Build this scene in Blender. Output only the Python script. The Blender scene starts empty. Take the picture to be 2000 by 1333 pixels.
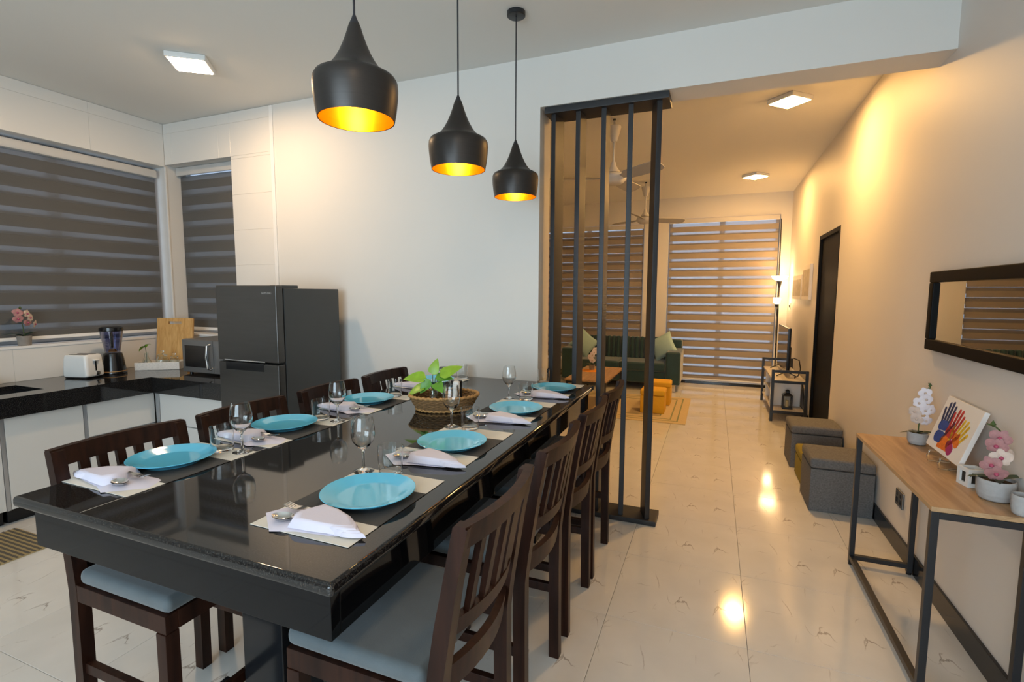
import bpy, bmesh, math, random
from mathutils import Vector, Matrix
random.seed(7)
PI = math.pi
sc = bpy.context.scene
COL = sc.collection

# ------------------------------------------------------------------ camera
F, YAW, PITCH, ROLL, CH = 977.7, -0.3823, 0.0959, 0.0047, 1.5
cam_d = bpy.data.cameras.new('camera'); cam = bpy.data.objects.new('camera', cam_d); COL.objects.link(cam)
cam_d.sensor_width = 36.0; cam_d.lens = F / 2000 * 36; cam_d.clip_start = 0.02
fwd = Vector((math.sin(YAW)*math.cos(PITCH), math.cos(YAW)*math.cos(PITCH), -math.sin(PITCH)))
rgt = Vector((math.cos(YAW), -math.sin(YAW), 0)); upv = rgt.cross(fwd)
r2 = rgt*math.cos(ROLL) + upv*math.sin(ROLL); u2 = -rgt*math.sin(ROLL) + upv*math.cos(ROLL)
cam.matrix_world = Matrix(((r2.x, u2.x, -fwd.x, 0), (r2.y, u2.y, -fwd.y, 0), (r2.z, u2.z, -fwd.z, CH), (0, 0, 0, 1)))
sc.camera = cam
sc.view_settings.view_transform = 'Standard'; sc.view_settings.look = 'None'
sc.view_settings.gamma = 1.0; sc.view_settings.use_curve_mapping = False
sc.view_settings.exposure = 1.0
sc.cycles.use_denoising = True
sc.cycles.max_bounces = 10; sc.cycles.transparent_max_bounces = 24; sc.cycles.caustics_reflective = False
sc.cycles.sample_clamp_indirect = 6.0

# ------------------------------------------------------------------ light levels
W_SKY = (0.40, 0.48, 0.60); W_STR = 1.1
P_KITCHEN, P_ADDED, P_LIVING = 85.0, 55.0, 150.0
WARM = (1.0, 0.55, 0.175); WARM2 = (1.0, 0.66, 0.36)
E_BULB = 34.0; E_TORCH = 20.0
DAY_W, DAY_C = 95.0, (0.78, 0.92, 1.0)
world = bpy.data.worlds.new('world'); sc.world = world; world.use_nodes = True
world.node_tree.nodes['Background'].inputs[0].default_value = (*W_SKY, 1)
world.node_tree.nodes['Background'].inputs[1].default_value = W_STR
day = bpy.data.lights.new('added_daylight', 'AREA'); day.shape = 'RECTANGLE'; day.size = 3.0; day.size_y = 2.0
day.energy = DAY_W; day.color = DAY_C
day_o = bpy.data.objects.new('added_daylight', day); COL.objects.link(day_o)
day_o.location = (-1.0, -2.95, 1.55); day_o.rotation_euler = (PI/2, 0, 0)   # added area lamp for cool light, outside the unseen window behind the camera

# ------------------------------------------------------------------ helpers
def tag(o, label, cat, group=None):
    o['label'] = label; o['category'] = cat
    if group: o['group'] = group
    return o

def box_data(sx, sy, sz, bev=0.0, seg=2):
    bm = bmesh.new(); bmesh.ops.create_cube(bm, size=1.0)
    bmesh.ops.scale(bm, vec=(sx, sy, sz), verts=bm.verts)
    if bev > 0:
        bmesh.ops.bevel(bm, geom=bm.edges[:], offset=min(bev, 0.49*min(sx, sy, sz)), segments=seg, affect='EDGES', profile=0.5)
    bm.verts.index_update()
    v = [tuple(x.co) for x in bm.verts]; f = [tuple(y.index for y in x.verts) for x in bm.faces]
    bm.free(); return v, f

class MB:
    def __init__(self): self.v = []; self.f = []
    def add(self, v, f, M=None):
        n = len(self.v)
        if M is not None: v = [tuple(M @ Vector(p)) for p in v]
        self.v += [tuple(p) for p in v]; self.f += [tuple(i+n for i in q) for q in f]; return self
    def box(self, c, s, bev=0.0, rz=0.0, M=None, seg=2):
        v, f = box_data(*s, bev, seg)
        T = Matrix.Translation(c) @ Matrix.Rotation(rz, 4, 'Z')
        if M is not None: T = Matrix.Translation(c) @ M
        return self.add(v, f, T)
    def bb(self, x0, x1, y0, y1, z0, z1, bev=0.0, seg=2):
        return self.box(((x0+x1)/2, (y0+y1)/2, (z0+z1)/2), (abs(x1-x0), abs(y1-y0), abs(z1-z0)), bev, seg=seg)
    def lathe(self, prof, n=32, c=(0, 0, 0), sx=1.0, sy=1.0, M=None, cap0=True, cap1=True):
        v = []; f = []
        for r, z in prof:
            for k in range(n):
                a = 2*PI*k/n; v.append((r*math.cos(a)*sx, r*math.sin(a)*sy, z))
        for i in range(len(prof)-1):
            for k in range(n):
                k2 = (k+1) % n
                f.append((i*n+k, i*n+k2, (i+1)*n+k2, (i+1)*n+k))
        if cap0 and prof[0][0] > 1e-6: f.append(tuple(range(n-1, -1, -1)))
        if cap1 and prof[-1][0] > 1e-6: f.append(tuple((len(prof)-1)*n+k for k in range(n)))
        T = Matrix.Translation(c)
        if M is not None: T = T @ M
        return self.add(v, f, T)
    def tube(self, path, r, n=10, closed=False):
        P = [Vector(p) for p in path]; m = len(P); v = []; f = []
        rr = r if isinstance(r, (list, tuple)) else [r]*m
        t0 = (P[1]-P[0]).normalized(); ref = Vector((0, 0, 1)) if abs(t0.z) < 0.9 else Vector((1, 0, 0))
        nrm = (ref - t0*ref.dot(t0)).normalized()
        for i in range(m):
            if closed: t = (P[(i+1) % m]-P[i-1]).normalized()
            else: t = (P[min(i+1, m-1)]-P[max(i-1, 0)]).normalized()
            nrm = (nrm - t*nrm.dot(t)).normalized(); b = t.cross(nrm)
            for k in range(n):
                a = 2*PI*k/n; v.append(tuple(P[i]+(nrm*math.cos(a)+b*math.sin(a))*rr[i]))
        for i in range(m if closed else m-1):
            j = (i+1) % m
            for k in range(n): f.append((i*n+k, i*n+(k+1) % n, j*n+(k+1) % n, j*n+k))
        if not closed:
            f.append(tuple(range(n-1, -1, -1))); f.append(tuple((m-1)*n+k for k in range(n)))
        return self.add(v, f)
    def prism(self, poly, z0, z1, M=None):
        n = len(poly)
        v = [(x, y, z0) for x, y in poly]+[(x, y, z1) for x, y in poly]
        f = [tuple(range(n-1, -1, -1)), tuple(range(n, 2*n))]+[(k, (k+1) % n, n+(k+1) % n, n+k) for k in range(n)]
        return self.add(v, f, M)
    def strip(self, secs):
        """loft of equal quads: secs = list of 4-point sections"""
        m = len(secs); v = [p for s in secs for p in s]; f = []
        k = len(secs[0])
        for i in range(m-1):
            for j in range(k): f.append((i*k+j, i*k+(j+1) % k, (i+1)*k+(j+1) % k, (i+1)*k+j))
        f.append(tuple(range(k-1, -1, -1))); f.append(tuple((m-1)*k+j for j in range(k)))
        return self.add(v, f)
    def pillow(self, poly, z0, h, rings=6, crisp=False, slope=0.0):
        n = len(poly); cx = sum(p[0] for p in poly)/n; cy = sum(p[1] for p in poly)/n
        v = []; f = []
        for i in range(rings):
            t = i/(rings); s = 1-t*0.999
            for x, y in poly: v.append((cx+(x-cx)*s, cy+(y-cy)*s, z0+h*(math.sqrt(max(0, 1-(1-t)**2.2)) if not crisp else min(1.0, t/0.22)**0.5*(1-slope*(cx+(x-cx)*s-cx)))))
        v.append((cx, cy, z0+h)); ap = len(v)-1
        for i in range(rings-1):
            for k in range(n): f.append((i*n+k, i*n+(k+1) % n, (i+1)*n+(k+1) % n, (i+1)*n+k))
        for k in range(n): f.append(((rings-1)*n+k, (rings-1)*n+(k+1) % n, ap))
        f.append(tuple(range(n-1, -1, -1)))
        return self.add(v, f)
    def mesh(self, name, smooth=True, ang=40):
        me = bpy.data.meshes.new(name); me.from_pydata(self.v, [], self.f); me.update()
        bm = bmesh.new(); bm.from_mesh(me); bmesh.ops.recalc_face_normals(bm, faces=bm.faces[:]); bm.to_mesh(me); bm.free()
        if smooth:
            me.polygons.foreach_set('use_smooth', [True]*len(me.polygons))
            ca = math.cos(math.radians(ang)); pn = [p.normal.copy() for p in me.polygons]; pa = [p.area for p in me.polygons]
            vf = [[] for _ in me.vertices]
            for p in me.polygons:
                for vi in p.vertices: vf[vi].append(p.index)
            nl = []
            for p in me.polygons:
                n0 = pn[p.index]
                for vi in p.vertices:
                    acc = Vector((0, 0, 0))
                    for q in vf[vi]:
                        if n0.dot(pn[q]) >= ca: acc += pn[q]*pa[q]
                    nl.append(tuple(acc.normalized()) if acc.length > 1e-12 else tuple(n0))
            me.normals_split_custom_set(nl)      # area-weighted: flat faces stay flat, bevels roll smoothly
        return me
    def build(self, name, m, parent=None, loc=None, rz=None, smooth=True, ang=40):
        me = self.mesh(name, smooth, ang)
        if m: me.materials.append(m)
        return link(name, me, parent, loc, rz)

def link(name, me, parent=None, loc=None, rz=None):
    o = bpy.data.objects.new(name, me); COL.objects.link(o)
    if parent: o.parent = parent
    if loc: o.location = loc
    if rz is not None: o.rotation_euler = (0, 0, rz)
    return o

def thing(name, label, cat, loc=(0, 0, 0), rz=0.0, group=None):
    o = bpy.data.objects.new(name, None); COL.objects.link(o); o.empty_display_size = 0.05
    o.location = loc; o.rotation_euler = (0, 0, rz)
    return tag(o, label, cat, group)

def struct(o): o['kind'] = 'structure'; return o
def sempty(name, loc=(0, 0, 0)):
    o = bpy.data.objects.new(name, None); COL.objects.link(o); o.location = loc; o.empty_display_size = 0.05
    return struct(o)

def dup(root, loc, label, rz=None, group=None):
    r = root.copy(); COL.objects.link(r); r.location = loc; r['label'] = label
    if rz is not None: r.rotation_euler = (0, 0, rz)
    if group: r['group'] = group
    for ch in root.children:
        c = ch.copy(); COL.objects.link(c); c.parent = r
        for g in ch.children:
            d = g.copy(); COL.objects.link(d); d.parent = c
    return r

# ------------------------------------------------------------------ materials
def new_mat(name):
    m = bpy.data.materials.new(name); m.use_nodes = True
    return m, m.node_tree, m.node_tree.nodes['Principled BSDF']
def mat(name, col, rough=0.5, metal=0.0, var=0.06, vscale=8.0, bump=0.0, bscale=200.0, spec=0.5, coat=0.0, sheen=0.0, stretch=None):
    m, nt, p = new_mat(name)
    p.inputs['Roughness'].default_value = rough; p.inputs['Metallic'].default_value = metal
    p.inputs['Specular IOR Level'].default_value = spec; p.inputs['Coat Weight'].default_value = coat
    p.inputs['Coat Roughness'].default_value = 0.05; p.inputs['Sheen Weight'].default_value = sheen
    tc = nt.nodes.new('ShaderNodeTexCoord'); mp = nt.nodes.new('ShaderNodeMapping')
    if stretch: mp.inputs['Scale'].default_value = stretch
    nt.links.new(tc.outputs['Object'], mp.inputs[0])
    nz = nt.nodes.new('ShaderNodeTexNoise'); nz.inputs['Scale'].default_value = vscale; nz.inputs['Detail'].default_value = 4
    nt.links.new(mp.outputs[0], nz.inputs['Vector'])
    mx = nt.nodes.new('ShaderNodeMix'); mx.data_type = 'RGBA'
    mx.inputs[6].default_value = (*[c*(1-var) for c in col], 1); mx.inputs[7].default_value = (*[min(1, c*(1+var)) for c in col], 1)
    nt.links.new(nz.outputs[0], mx.inputs[0]); nt.links.new(mx.outputs[2], p.inputs['Base Color'])
    if bump:
        n2 = nt.nodes.new('ShaderNodeTexNoise'); n2.inputs['Scale'].default_value = bscale; n2.inputs['Detail'].default_value = 3
        nt.links.new(mp.outputs[0], n2.inputs['Vector'])
        b = nt.nodes.new('ShaderNodeBump'); b.inputs['Strength'].default_value = bump; b.inputs['Distance'].default_value = 0.002
        nt.links.new(n2.outputs[0], b.inputs['Height']); nt.links.new(b.outputs[0], p.inputs['Normal'])
    return m
def emit_mat(name, col, st):
    m, nt, p = new_mat(name)
    p.inputs['Base Color'].default_value = (*col, 1); p.inputs['Emission Color'].default_value = (*col, 1); p.inputs['Emission Strength'].default_value = st
    return m
def glass_mat(name, tint=(0.97, 0.985, 0.98), blend=0.12, rough=0.0, fac=1.0):
    m = bpy.data.materials.new(name); m.use_nodes = True; nt = m.node_tree; nt.nodes.clear()
    o = nt.nodes.new('ShaderNodeOutputMaterial'); mx = nt.nodes.new('ShaderNodeMixShader')
    t = nt.nodes.new('ShaderNodeBsdfTransparent'); t.inputs[0].default_value = (*tint, 1)
    g = nt.nodes.new('ShaderNodeBsdfGlossy'); g.inputs['Roughness'].default_value = rough
    lw = nt.nodes.new('ShaderNodeLayerWeight'); lw.inputs[0].default_value = 0.5
    pw = nt.nodes.new('ShaderNodeMath'); pw.operation = 'POWER'; pw.inputs[1].default_value = 2.2
    mr = nt.nodes.new('ShaderNodeMapRange'); mr.inputs['To Min'].default_value = 0.045+blend*0.25; mr.inputs['To Max'].default_value = 0.50+blend*2.5
    nt.links.new(lw.outputs['Facing'], pw.inputs[0]); nt.links.new(pw.outputs[0], mr.inputs['Value']); nt.links.new(mr.outputs[0], mx.inputs[0])
    nt.links.new(t.outputs[0], mx.inputs[1]); nt.links.new(g.outputs[0], mx.inputs[2]); nt.links.new(mx.outputs[0], o.inputs[0])
    return m
def fabric_blind(name, col, transp, transl, transl_w=0.5):
    m = bpy.data.materials.new(name); m.use_nodes = True; nt = m.node_tree; nt.nodes.clear()
    o = nt.nodes.new('ShaderNodeOutputMaterial')
    d = nt.nodes.new('ShaderNodeBsdfDiffuse'); d.inputs[0].default_value = (*col, 1)
    tl = nt.nodes.new('ShaderNodeBsdfTranslucent'); tl.inputs[0].default_value = (*transl, 1)
    tp = nt.nodes.new('ShaderNodeBsdfTransparent')
    tc = nt.nodes.new('ShaderNodeTexCoord'); nz = nt.nodes.new('ShaderNodeTexNoise'); nz.inputs['Scale'].default_value = 220
    nt.links.new(tc.outputs['Object'], nz.inputs['Vector'])
    mr = nt.nodes.new('ShaderNodeMapRange'); mr.inputs['To Min'].default_value = max(0, transp-0.05); mr.inputs['To Max'].default_value = transp+0.05
    nt.links.new(nz.outputs[0], mr.inputs['Value'])
    a = nt.nodes.new('ShaderNodeMixShader'); a.inputs[0].default_value = transl_w
    nt.links.new(d.outputs[0], a.inputs[1]); nt.links.new(tl.outputs[0], a.inputs[2])
    b = nt.nodes.new('ShaderNodeMixShader'); nt.links.new(mr.outputs[0], b.inputs[0])
    nt.links.new(a.outputs[0], b.inputs[1]); nt.links.new(tp.outputs[0], b.inputs[2]); nt.links.new(b.outputs[0], o.inputs[0])
    return m
def wood_mat(name, c1, c2, rough=0.45, axis='Y', scale=1.0):
    m, nt, p = new_mat(name); p.inputs['Roughness'].default_value = rough
    tc = nt.nodes.new('ShaderNodeTexCoord'); mp = nt.nodes.new('ShaderNodeMapping')
    s = {'X': (1.2, 14, 14), 'Y': (14, 1.2, 14), 'Z': (14, 14, 1.2)}[axis]
    mp.inputs['Scale'].default_value = tuple(k*scale for k in s)
    nt.links.new(tc.outputs['Object'], mp.inputs[0])
    nz = nt.nodes.new('ShaderNodeTexNoise'); nz.inputs['Scale'].default_value = 2.2; nz.inputs['Detail'].default_value = 8; nz.inputs['Distortion'].default_value = 0.9
    nt.links.new(mp.outputs[0], nz.inputs['Vector'])
    cr = nt.nodes.new('ShaderNodeValToRGB'); cr.color_ramp.elements[0].position = 0.33; cr.color_ramp.elements[0].color = (*c1, 1)
    cr.color_ramp.elements[1].position = 0.66; cr.color_ramp.elements[1].color = (*c2, 1)
    nt.links.new(nz.outputs[0], cr.inputs[0]); nt.links.new(cr.outputs[0], p.inputs['Base Color'])
    return m

def marble_mat():
    m, nt, p = new_mat('marble_tile'); p.inputs['Roughness'].default_value = 0.1; p.inputs['Specular IOR Level'].default_value = 0.6
    tc = nt.nodes.new('ShaderNodeTexCoord')
    mpv = nt.nodes.new('ShaderNodeMapping'); mpv.inputs['Rotation'].default_value = (0, 0, 0.75); mpv.inputs['Scale'].default_value = (1.0, 0.42, 1.0); mpv.inputs['Location'].default_value = (0.37, 0.81, 0.2)
    nt.links.new(tc.outputs['Object'], mpv.inputs[0])
    nd = nt.nodes.new('ShaderNodeTexNoise'); nd.inputs['Scale'].default_value = 9.0; nd.inputs['Detail'].default_value = 4
    nt.links.new(mpv.outputs[0], nd.inputs['Vector'])
    vm = nt.nodes.new('ShaderNodeVectorMath'); vm.operation = 'MULTIPLY_ADD'; vm.inputs[1].default_value = (0.09, 0.09, 0.09)
    nt.links.new(nd.outputs['Color'], vm.inputs[0]); nt.links.new(mpv.outputs[0], vm.inputs[2])
    vo = nt.nodes.new('ShaderNodeTexVoronoi'); vo.feature = 'DISTANCE_TO_EDGE'; vo.inputs['Scale'].default_value = 7.5
    nt.links.new(vm.outputs[0], vo.inputs['Vector'])
    mr = nt.nodes.new('ShaderNodeMapRange'); mr.inputs['From Min'].default_value = 0.0; mr.inputs['From Max'].default_value = 0.016; mr.inputs['To Min'].default_value = 1; mr.inputs['To Max'].default_value = 0
    nt.links.new(vo.outputs['Distance'], mr.inputs['Value'])
    n2 = nt.nodes.new('ShaderNodeTexNoise'); n2.inputs['Scale'].default_value = 6.5; n2.inputs['Detail'].default_value = 1; nt.links.new(tc.outputs['Object'], n2.inputs['Vector'])
    m2 = nt.nodes.new('ShaderNodeMapRange'); m2.inputs['From Min'].default_value = 0.52; m2.inputs['From Max'].default_value = 0.66; nt.links.new(n2.outputs[0], m2.inputs['Value'])
    mu = nt.nodes.new('ShaderNodeMath'); mu.operation = 'MULTIPLY'; nt.links.new(mr.outputs[0], mu.inputs[0]); nt.links.new(m2.outputs[0], mu.inputs[1])
    mx = nt.nodes.new('ShaderNodeMix'); mx.data_type = 'RGBA'
    mx.inputs[6].default_value = (0.70, 0.68, 0.64, 1); mx.inputs[7].default_value = (0.32, 0.28, 0.245, 1)
    nt.links.new(mu.outputs[0], mx.inputs[0])
    n3 = nt.nodes.new('ShaderNodeTexNoise'); n3.inputs['Scale'].default_value = 4; n3.inputs['Detail'].default_value = 3; nt.links.new(tc.outputs['Object'], n3.inputs['Vector'])
    m3 = nt.nodes.new('ShaderNodeMapRange'); m3.inputs['From Min'].default_value = 0.3; m3.inputs['From Max'].default_value = 0.7; m3.inputs['To Min'].default_value = 0.93; m3.inputs['To Max'].default_value = 1.03
    nt.links.new(n3.outputs[0], m3.inputs['Value'])
    m4 = nt.nodes.new('ShaderNodeMix'); m4.data_type = 'RGBA'; m4.blend_type = 'MULTIPLY'; m4.inputs[0].default_value = 1
    nt.links.new(mx.outputs[2], m4.inputs[6]); nt.links.new(m3.outputs[0], m4.inputs[7]); nt.links.new(m4.outputs[2], p.inputs['Base Color'])
    return m
def granite_mat():
    m, nt, p = new_mat('black_granite'); p.inputs['Roughness'].default_value = 0.045; p.inputs['Specular IOR Level'].default_value = 0.55
    tc = nt.nodes.new('ShaderNodeTexCoord'); nz = nt.nodes.new('ShaderNodeTexNoise'); nz.inputs['Scale'].default_value = 260; nz.inputs['Detail'].default_value = 2
    nt.links.new(tc.outputs['Object'], nz.inputs['Vector'])
    cr = nt.nodes.new('ShaderNodeValToRGB'); e = cr.color_ramp.elements
    e[0].position = 0.45; e[0].color = (0.006, 0.006, 0.007, 1); e[1].position = 0.75; e[1].color = (0.045, 0.042, 0.038, 1)
    nt.links.new(nz.outputs[0], cr.inputs[0]); nt.links.new(cr.outputs[0], p.inputs['Base Color'])
    return m
def banded_mat(name, bands, axis, rough=0.85, lines=0.0):
    """flat woven print: bands = [(position, colour), ...] along one object axis (metres), constant steps"""
    m, nt, p = new_mat(name); p.inputs['Roughness'].default_value = rough; p.inputs['Specular IOR Level'].default_value = 0.2
    tc = nt.nodes.new('ShaderNodeTexCoord'); sx = nt.nodes.new('ShaderNodeSeparateXYZ'); nt.links.new(tc.outputs['Object'], sx.inputs[0])
    lo, hi = bands[0][0], bands[-1][0]+1e-3
    mr = nt.nodes.new('ShaderNodeMapRange'); mr.inputs['From Min'].default_value = lo; mr.inputs['From Max'].default_value = hi
    nt.links.new(sx.outputs[axis], mr.inputs['Value'])
    cr = nt.nodes.new('ShaderNodeValToRGB'); cr.color_ramp.interpolation = 'CONSTANT'
    els = cr.color_ramp.elements
    while len(els) < len(bands): els.new(0.5)
    for e, (pz, c) in zip(els, bands): e.position = min(1, max(0, (pz-lo)/(hi-lo))); e.color = (*c, 1)
    nt.links.new(mr.outputs[0], cr.inputs[0])
    nz = nt.nodes.new('ShaderNodeTexNoise'); nz.inputs['Scale'].default_value = 500; nt.links.new(tc.outputs['Object'], nz.inputs['Vector'])
    b = nt.nodes.new('ShaderNodeBump'); b.inputs['Strength'].default_value = 0.4; b.inputs['Distance'].default_value = 0.001
    nt.links.new(nz.outputs[0], b.inputs['Height']); nt.links.new(b.outputs[0], p.inputs['Normal'])
    nt.links.new(cr.outputs[0], p.inputs['Base Color'])
    return m

M = {}
M['wall'] = mat('wall_paint', (0.74, 0.72, 0.68), 0.6, var=0.015, vscale=2, bump=0.03, bscale=90)
M['wall_r'] = mat('wall_paint_right', (0.74, 0.70, 0.655), 0.55, var=0.02, vscale=2, bump=0.05, bscale=70)
M['ceiling'] = mat('ceiling_paint', (0.77, 0.755, 0.715), 0.8, var=0.015, vscale=2)
M['wtile'] = mat('white_wall_tile', (0.78, 0.76, 0.72), 0.22, var=0.01, vscale=2)
M['white_trim'] = mat('white_trim', (0.85, 0.84, 0.82), 0.3, var=0.01)
M['marble'] = marble_mat()
M['grout'] = mat('grout', (0.42, 0.39, 0.35), 0.9)
M['granite'] = granite_mat()
M['apron'] = mat('polished_black_stone', (0.0035, 0.004, 0.005), 0.045, var=0.2, vscale=300, spec=0.22)
M['blackpaint'] = mat('black_lacquer', (0.008, 0.009, 0.011), 0.14, var=0.1, spec=0.36)
M['blackmetal'] = mat('black_metal', (0.012, 0.013, 0.016), 0.38, var=0.1)
M['screenwood'] = mat('charcoal_screen', (0.014, 0.015, 0.018), 0.45, var=0.1)
M['espresso'] = wood_mat('espresso_wood', (0.014, 0.0052, 0.0033), (0.034, 0.0125, 0.007), 0.38, 'Z'); M['espresso'].node_tree.nodes['Principled BSDF'].inputs['Specular IOR Level'].default_value = 0.18
M['velvet'] = mat('grey_blue_velvet', (0.080, 0.102, 0.114), 0.8, var=0.25, vscale=14, bump=0.2, bscale=500, sheen=0.35)
M['plate'] = mat('turquoise_glaze', (0.125, 0.56, 0.82), 0.10, var=0.06, vscale=9, coat=0.3)
M['napkin'] = mat('lilac_white_linen', (0.70, 0.68, 0.80), 0.85, var=0.03, vscale=20, bump=0.25, bscale=700)
M['steel'] = mat('polished_steel', (0.72, 0.71, 0.69), 0.12, 1.0, var=0.02)
M['glass'], _nt, _p = new_mat('clear_glass')
_p.inputs['Transmission Weight'].default_value = 1.0; _p.inputs['Roughness'].default_value = 0.0; _p.inputs['IOR'].default_value = 1.46; _p.inputs['Base Color'].default_value = (0.98, 0.99, 0.985, 1)
M['glass2'], _nt, _p = new_mat('thick_glass')
_p.inputs['Transmission Weight'].default_value = 1.0; _p.inputs['Roughness'].default_value = 0.02; _p.inputs['IOR'].default_value = 1.48; _p.inputs['Base Color'].default_value = (0.92, 0.96, 0.93, 1)
M['pane'] = glass_mat('window_glass', (0.92, 0.95, 0.97), 0.06)
M['shade'] = mat('pendant_black_brushed', (0.045, 0.040, 0.037), 0.38, 0.6, var=0.25, vscale=30, stretch=(0.2, 0.2, 30))
M['gold'] = mat('pendant_gold_inside', (0.86, 0.43, 0.014), 0.28, 0.93, var=0.08, vscale=10, stretch=(0.3, 0.3, 20))
M['cord'] = mat('black_cord', (0.02, 0.02, 0.025), 0.6)
M['bulb'] = emit_mat('lit_bulb', (1.0, 0.70, 0.28), E_BULB)
M['panel_k'] = emit_mat('lit_panel_kitchen', WARM2, P_KITCHEN)
M['panel_added'] = emit_mat('lit_panel_added', WARM2, P_ADDED)
M['panel_l'] = emit_mat('lit_panel_living', WARM, P_LIVING)
M['torch'] = emit_mat('lit_opal_glass', (1.0, 0.66, 0.32), E_TORCH)
M['fridge'] = mat('graphite_steel', (0.095, 0.09, 0.085), 0.30, 0.75, var=0.10, vscale=4, stretch=(1, 1, 12))
M['fridgeside'] = mat('graphite_paint', (0.072, 0.072, 0.070), 0.42, 0.2, var=0.05)
M['blackgloss'] = mat('black_plastic', (0.008, 0.008, 0.009), 0.2)
M['cab'] = mat('white_cabinet', (0.66, 0.655, 0.63), 0.28, var=0.01)
M['alum'] = mat('aluminium_profile', (0.55, 0.57, 0.60), 0.3, 0.8, var=0.03)
M['blind_o'] = fabric_blind('blind_opaque', (0.15, 0.145, 0.136), 0.03, (0.25, 0.25, 0.25), 0.15)
M['blind_s'] = fabric_blind('blind_sheer', (0.20, 0.195, 0.19), 0.17, (0.5, 0.5, 0.5), 0.35)
M['blindl_o'] = fabric_blind('blind_opaque_living', (0.42, 0.36, 0.29), 0.05, (0.25, 0.25, 0.25), 0.15)
M['blindl_s'] = fabric_blind('blind_sheer_living', (0.40, 0.36, 0.32), 0.55, (0.6, 0.6, 0.6), 0.35)
M['cassette'] = mat('blind_cassette', (0.62, 0.60, 0.57), 0.4)
M['oak'] = wood_mat('light_oak', (0.36, 0.215, 0.105), (0.52, 0.335, 0.18), 0.4, 'Y')
M['bamboo'] = wood_mat('bamboo', (0.50, 0.27, 0.08), (0.66, 0.40, 0.15), 0.45, 'Z', 1.6)
M['grey_fab'] = mat('grey_woven_fabric', (0.135, 0.132, 0.13), 0.95, var=0.6, vscale=95, bump=0.6, bscale=260)
M['olive'] = mat('olive_fabric', (0.26, 0.20, 0.02), 0.9, var=0.2, vscale=60)
M['mustard'] = mat('mustard_fabric', (0.74, 0.40, 0.012), 0.7, var=0.06, vscale=30)
M['green'] = mat('dark_green_velvet', (0.004, 0.042, 0.052), 0.65, var=0.3, vscale=9, sheen=0.5)
M['mint'] = mat('mint_cushion', (0.34, 0.50, 0.50), 0.85, var=0.08, vscale=40)
M['chrome'] = mat('chrome', (0.7, 0.7, 0.7), 0.15, 1.0, var=0.02)
M['white_plastic'] = mat('white_plastic', (0.80, 0.80, 0.78), 0.3, var=0.01)
M['blade'] = mat('fan_blade_grey', (0.40, 0.38, 0.35), 0.45, var=0.02)
M['fan'] = mat('fan_white', (0.60, 0.58, 0.54), 0.4, var=0.02)
M['door'] = mat('black_door', (0.0028, 0.0028, 0.003), 0.55, var=0.1, spec=0.12)
M['leaf'] = mat('leaf_green', (0.10, 0.30, 0.025), 0.4, var=0.35, vscale=25)
M['leaf_b'] = mat('leaf_bright', (0.24, 0.44, 0.03), 0.38, var=0.4, vscale=30)
M['leaf_d'] = mat('leaf_dark', (0.020, 0.048, 0.022), 0.35, var=0.25, vscale=25)
M['stem'] = mat('stem_green', (0.07, 0.11, 0.03), 0.5)
M['petal_w'] = mat('petal_white', (0.80, 0.75, 0.80), 0.6, var=0.08, vscale=60)
M['petal_p'] = mat('petal_pink', (0.42, 0.20, 0.20), 0.6, var=0.35, vscale=70)
M['petal_pp'] = mat('petal_pale_pink', (0.66, 0.52, 0.44), 0.6, var=0.25, vscale=60)
M['petal_c'] = mat('petal_centre', (0.45, 0.08, 0.15), 0.6, var=0.3, vscale=60)
M['pot_grey'] = mat('grey_textured_pot', (0.42, 0.42, 0.42), 0.8, var=0.15, vscale=60, bump=0.8, bscale=110)
M['pot_stone'] = mat('stone_pot', (0.28, 0.25, 0.22), 0.9, var=0.2, vscale=40)
M['soil'] = mat('soil', (0.03, 0.022, 0.015), 0.95, var=0.4, vscale=80)
M['wicker'] = mat('wicker', (0.21, 0.115, 0.042), 0.75, var=0.5, vscale=55, bump=0.4, bscale=160)
M['wicker_l'] = mat('wicker_light', (0.46, 0.25, 0.085), 0.7, var=0.35, vscale=50)
M['mirror'] = mat('mirror_glass', (0.72, 0.72, 0.70), 0.01, 1.0, var=0.0)
M['canvas'] = mat('white_canvas', (0.80, 0.77, 0.74), 0.8, var=0.02)
M['paint_b'] = mat('paint_blue', (0.015, 0.06, 0.30), 0.6, var=0.5, vscale=90)
M['paint_r'] = mat('paint_red', (0.52, 0.035, 0.03), 0.6, var=0.4, vscale=90)
M['paint_o'] = mat('paint_orange', (0.80, 0.17, 0.015), 0.6, var=0.4, vscale=90)
M['paint_y'] = mat('paint_yellow', (0.85, 0.50, 0.03), 0.6, var=0.3, vscale=90)
M['paint_m'] = mat('paint_magenta', (0.38, 0.02, 0.14), 0.6, var=0.4, vscale=90)
M['paint_n'] = mat('paint_navy', (0.02, 0.03, 0.10), 0.6, var=0.3, vscale=90)
M['pale_wood'] = wood_mat('pale_shelf', (0.52, 0.46, 0.38), (0.62, 0.56, 0.48), 0.45, 'Y')
M['rug'] = banded_mat('rug_weave', [(0, (0.55, 0.42, 0.22)), (1, (0.55, 0.42, 0.22))], 0)
M['rug_s'] = mat('rug_stripe', (0.22, 0.24, 0.13), 0.95, var=0.3, vscale=60)
M['rug_base'] = mat('rug_field', (0.56, 0.44, 0.25), 0.95, var=0.12, vscale=50, bump=0.5, bscale=300)
M['jute_a'] = mat('mat_straw', (0.40, 0.31, 0.15), 0.95, var=0.3, vscale=70)
M['jute_b'] = mat('mat_brown', (0.09, 0.075, 0.055), 0.95, var=0.3, vscale=70)
CREAM, SLATE = (0.73, 0.71, 0.65), (0.075, 0.075, 0.075)
M['placemat'] = banded_mat('placemat_print', [(-0.24, CREAM), (-0.115, SLATE), (0.115, CREAM), (0.24, CREAM)], 1)
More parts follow.
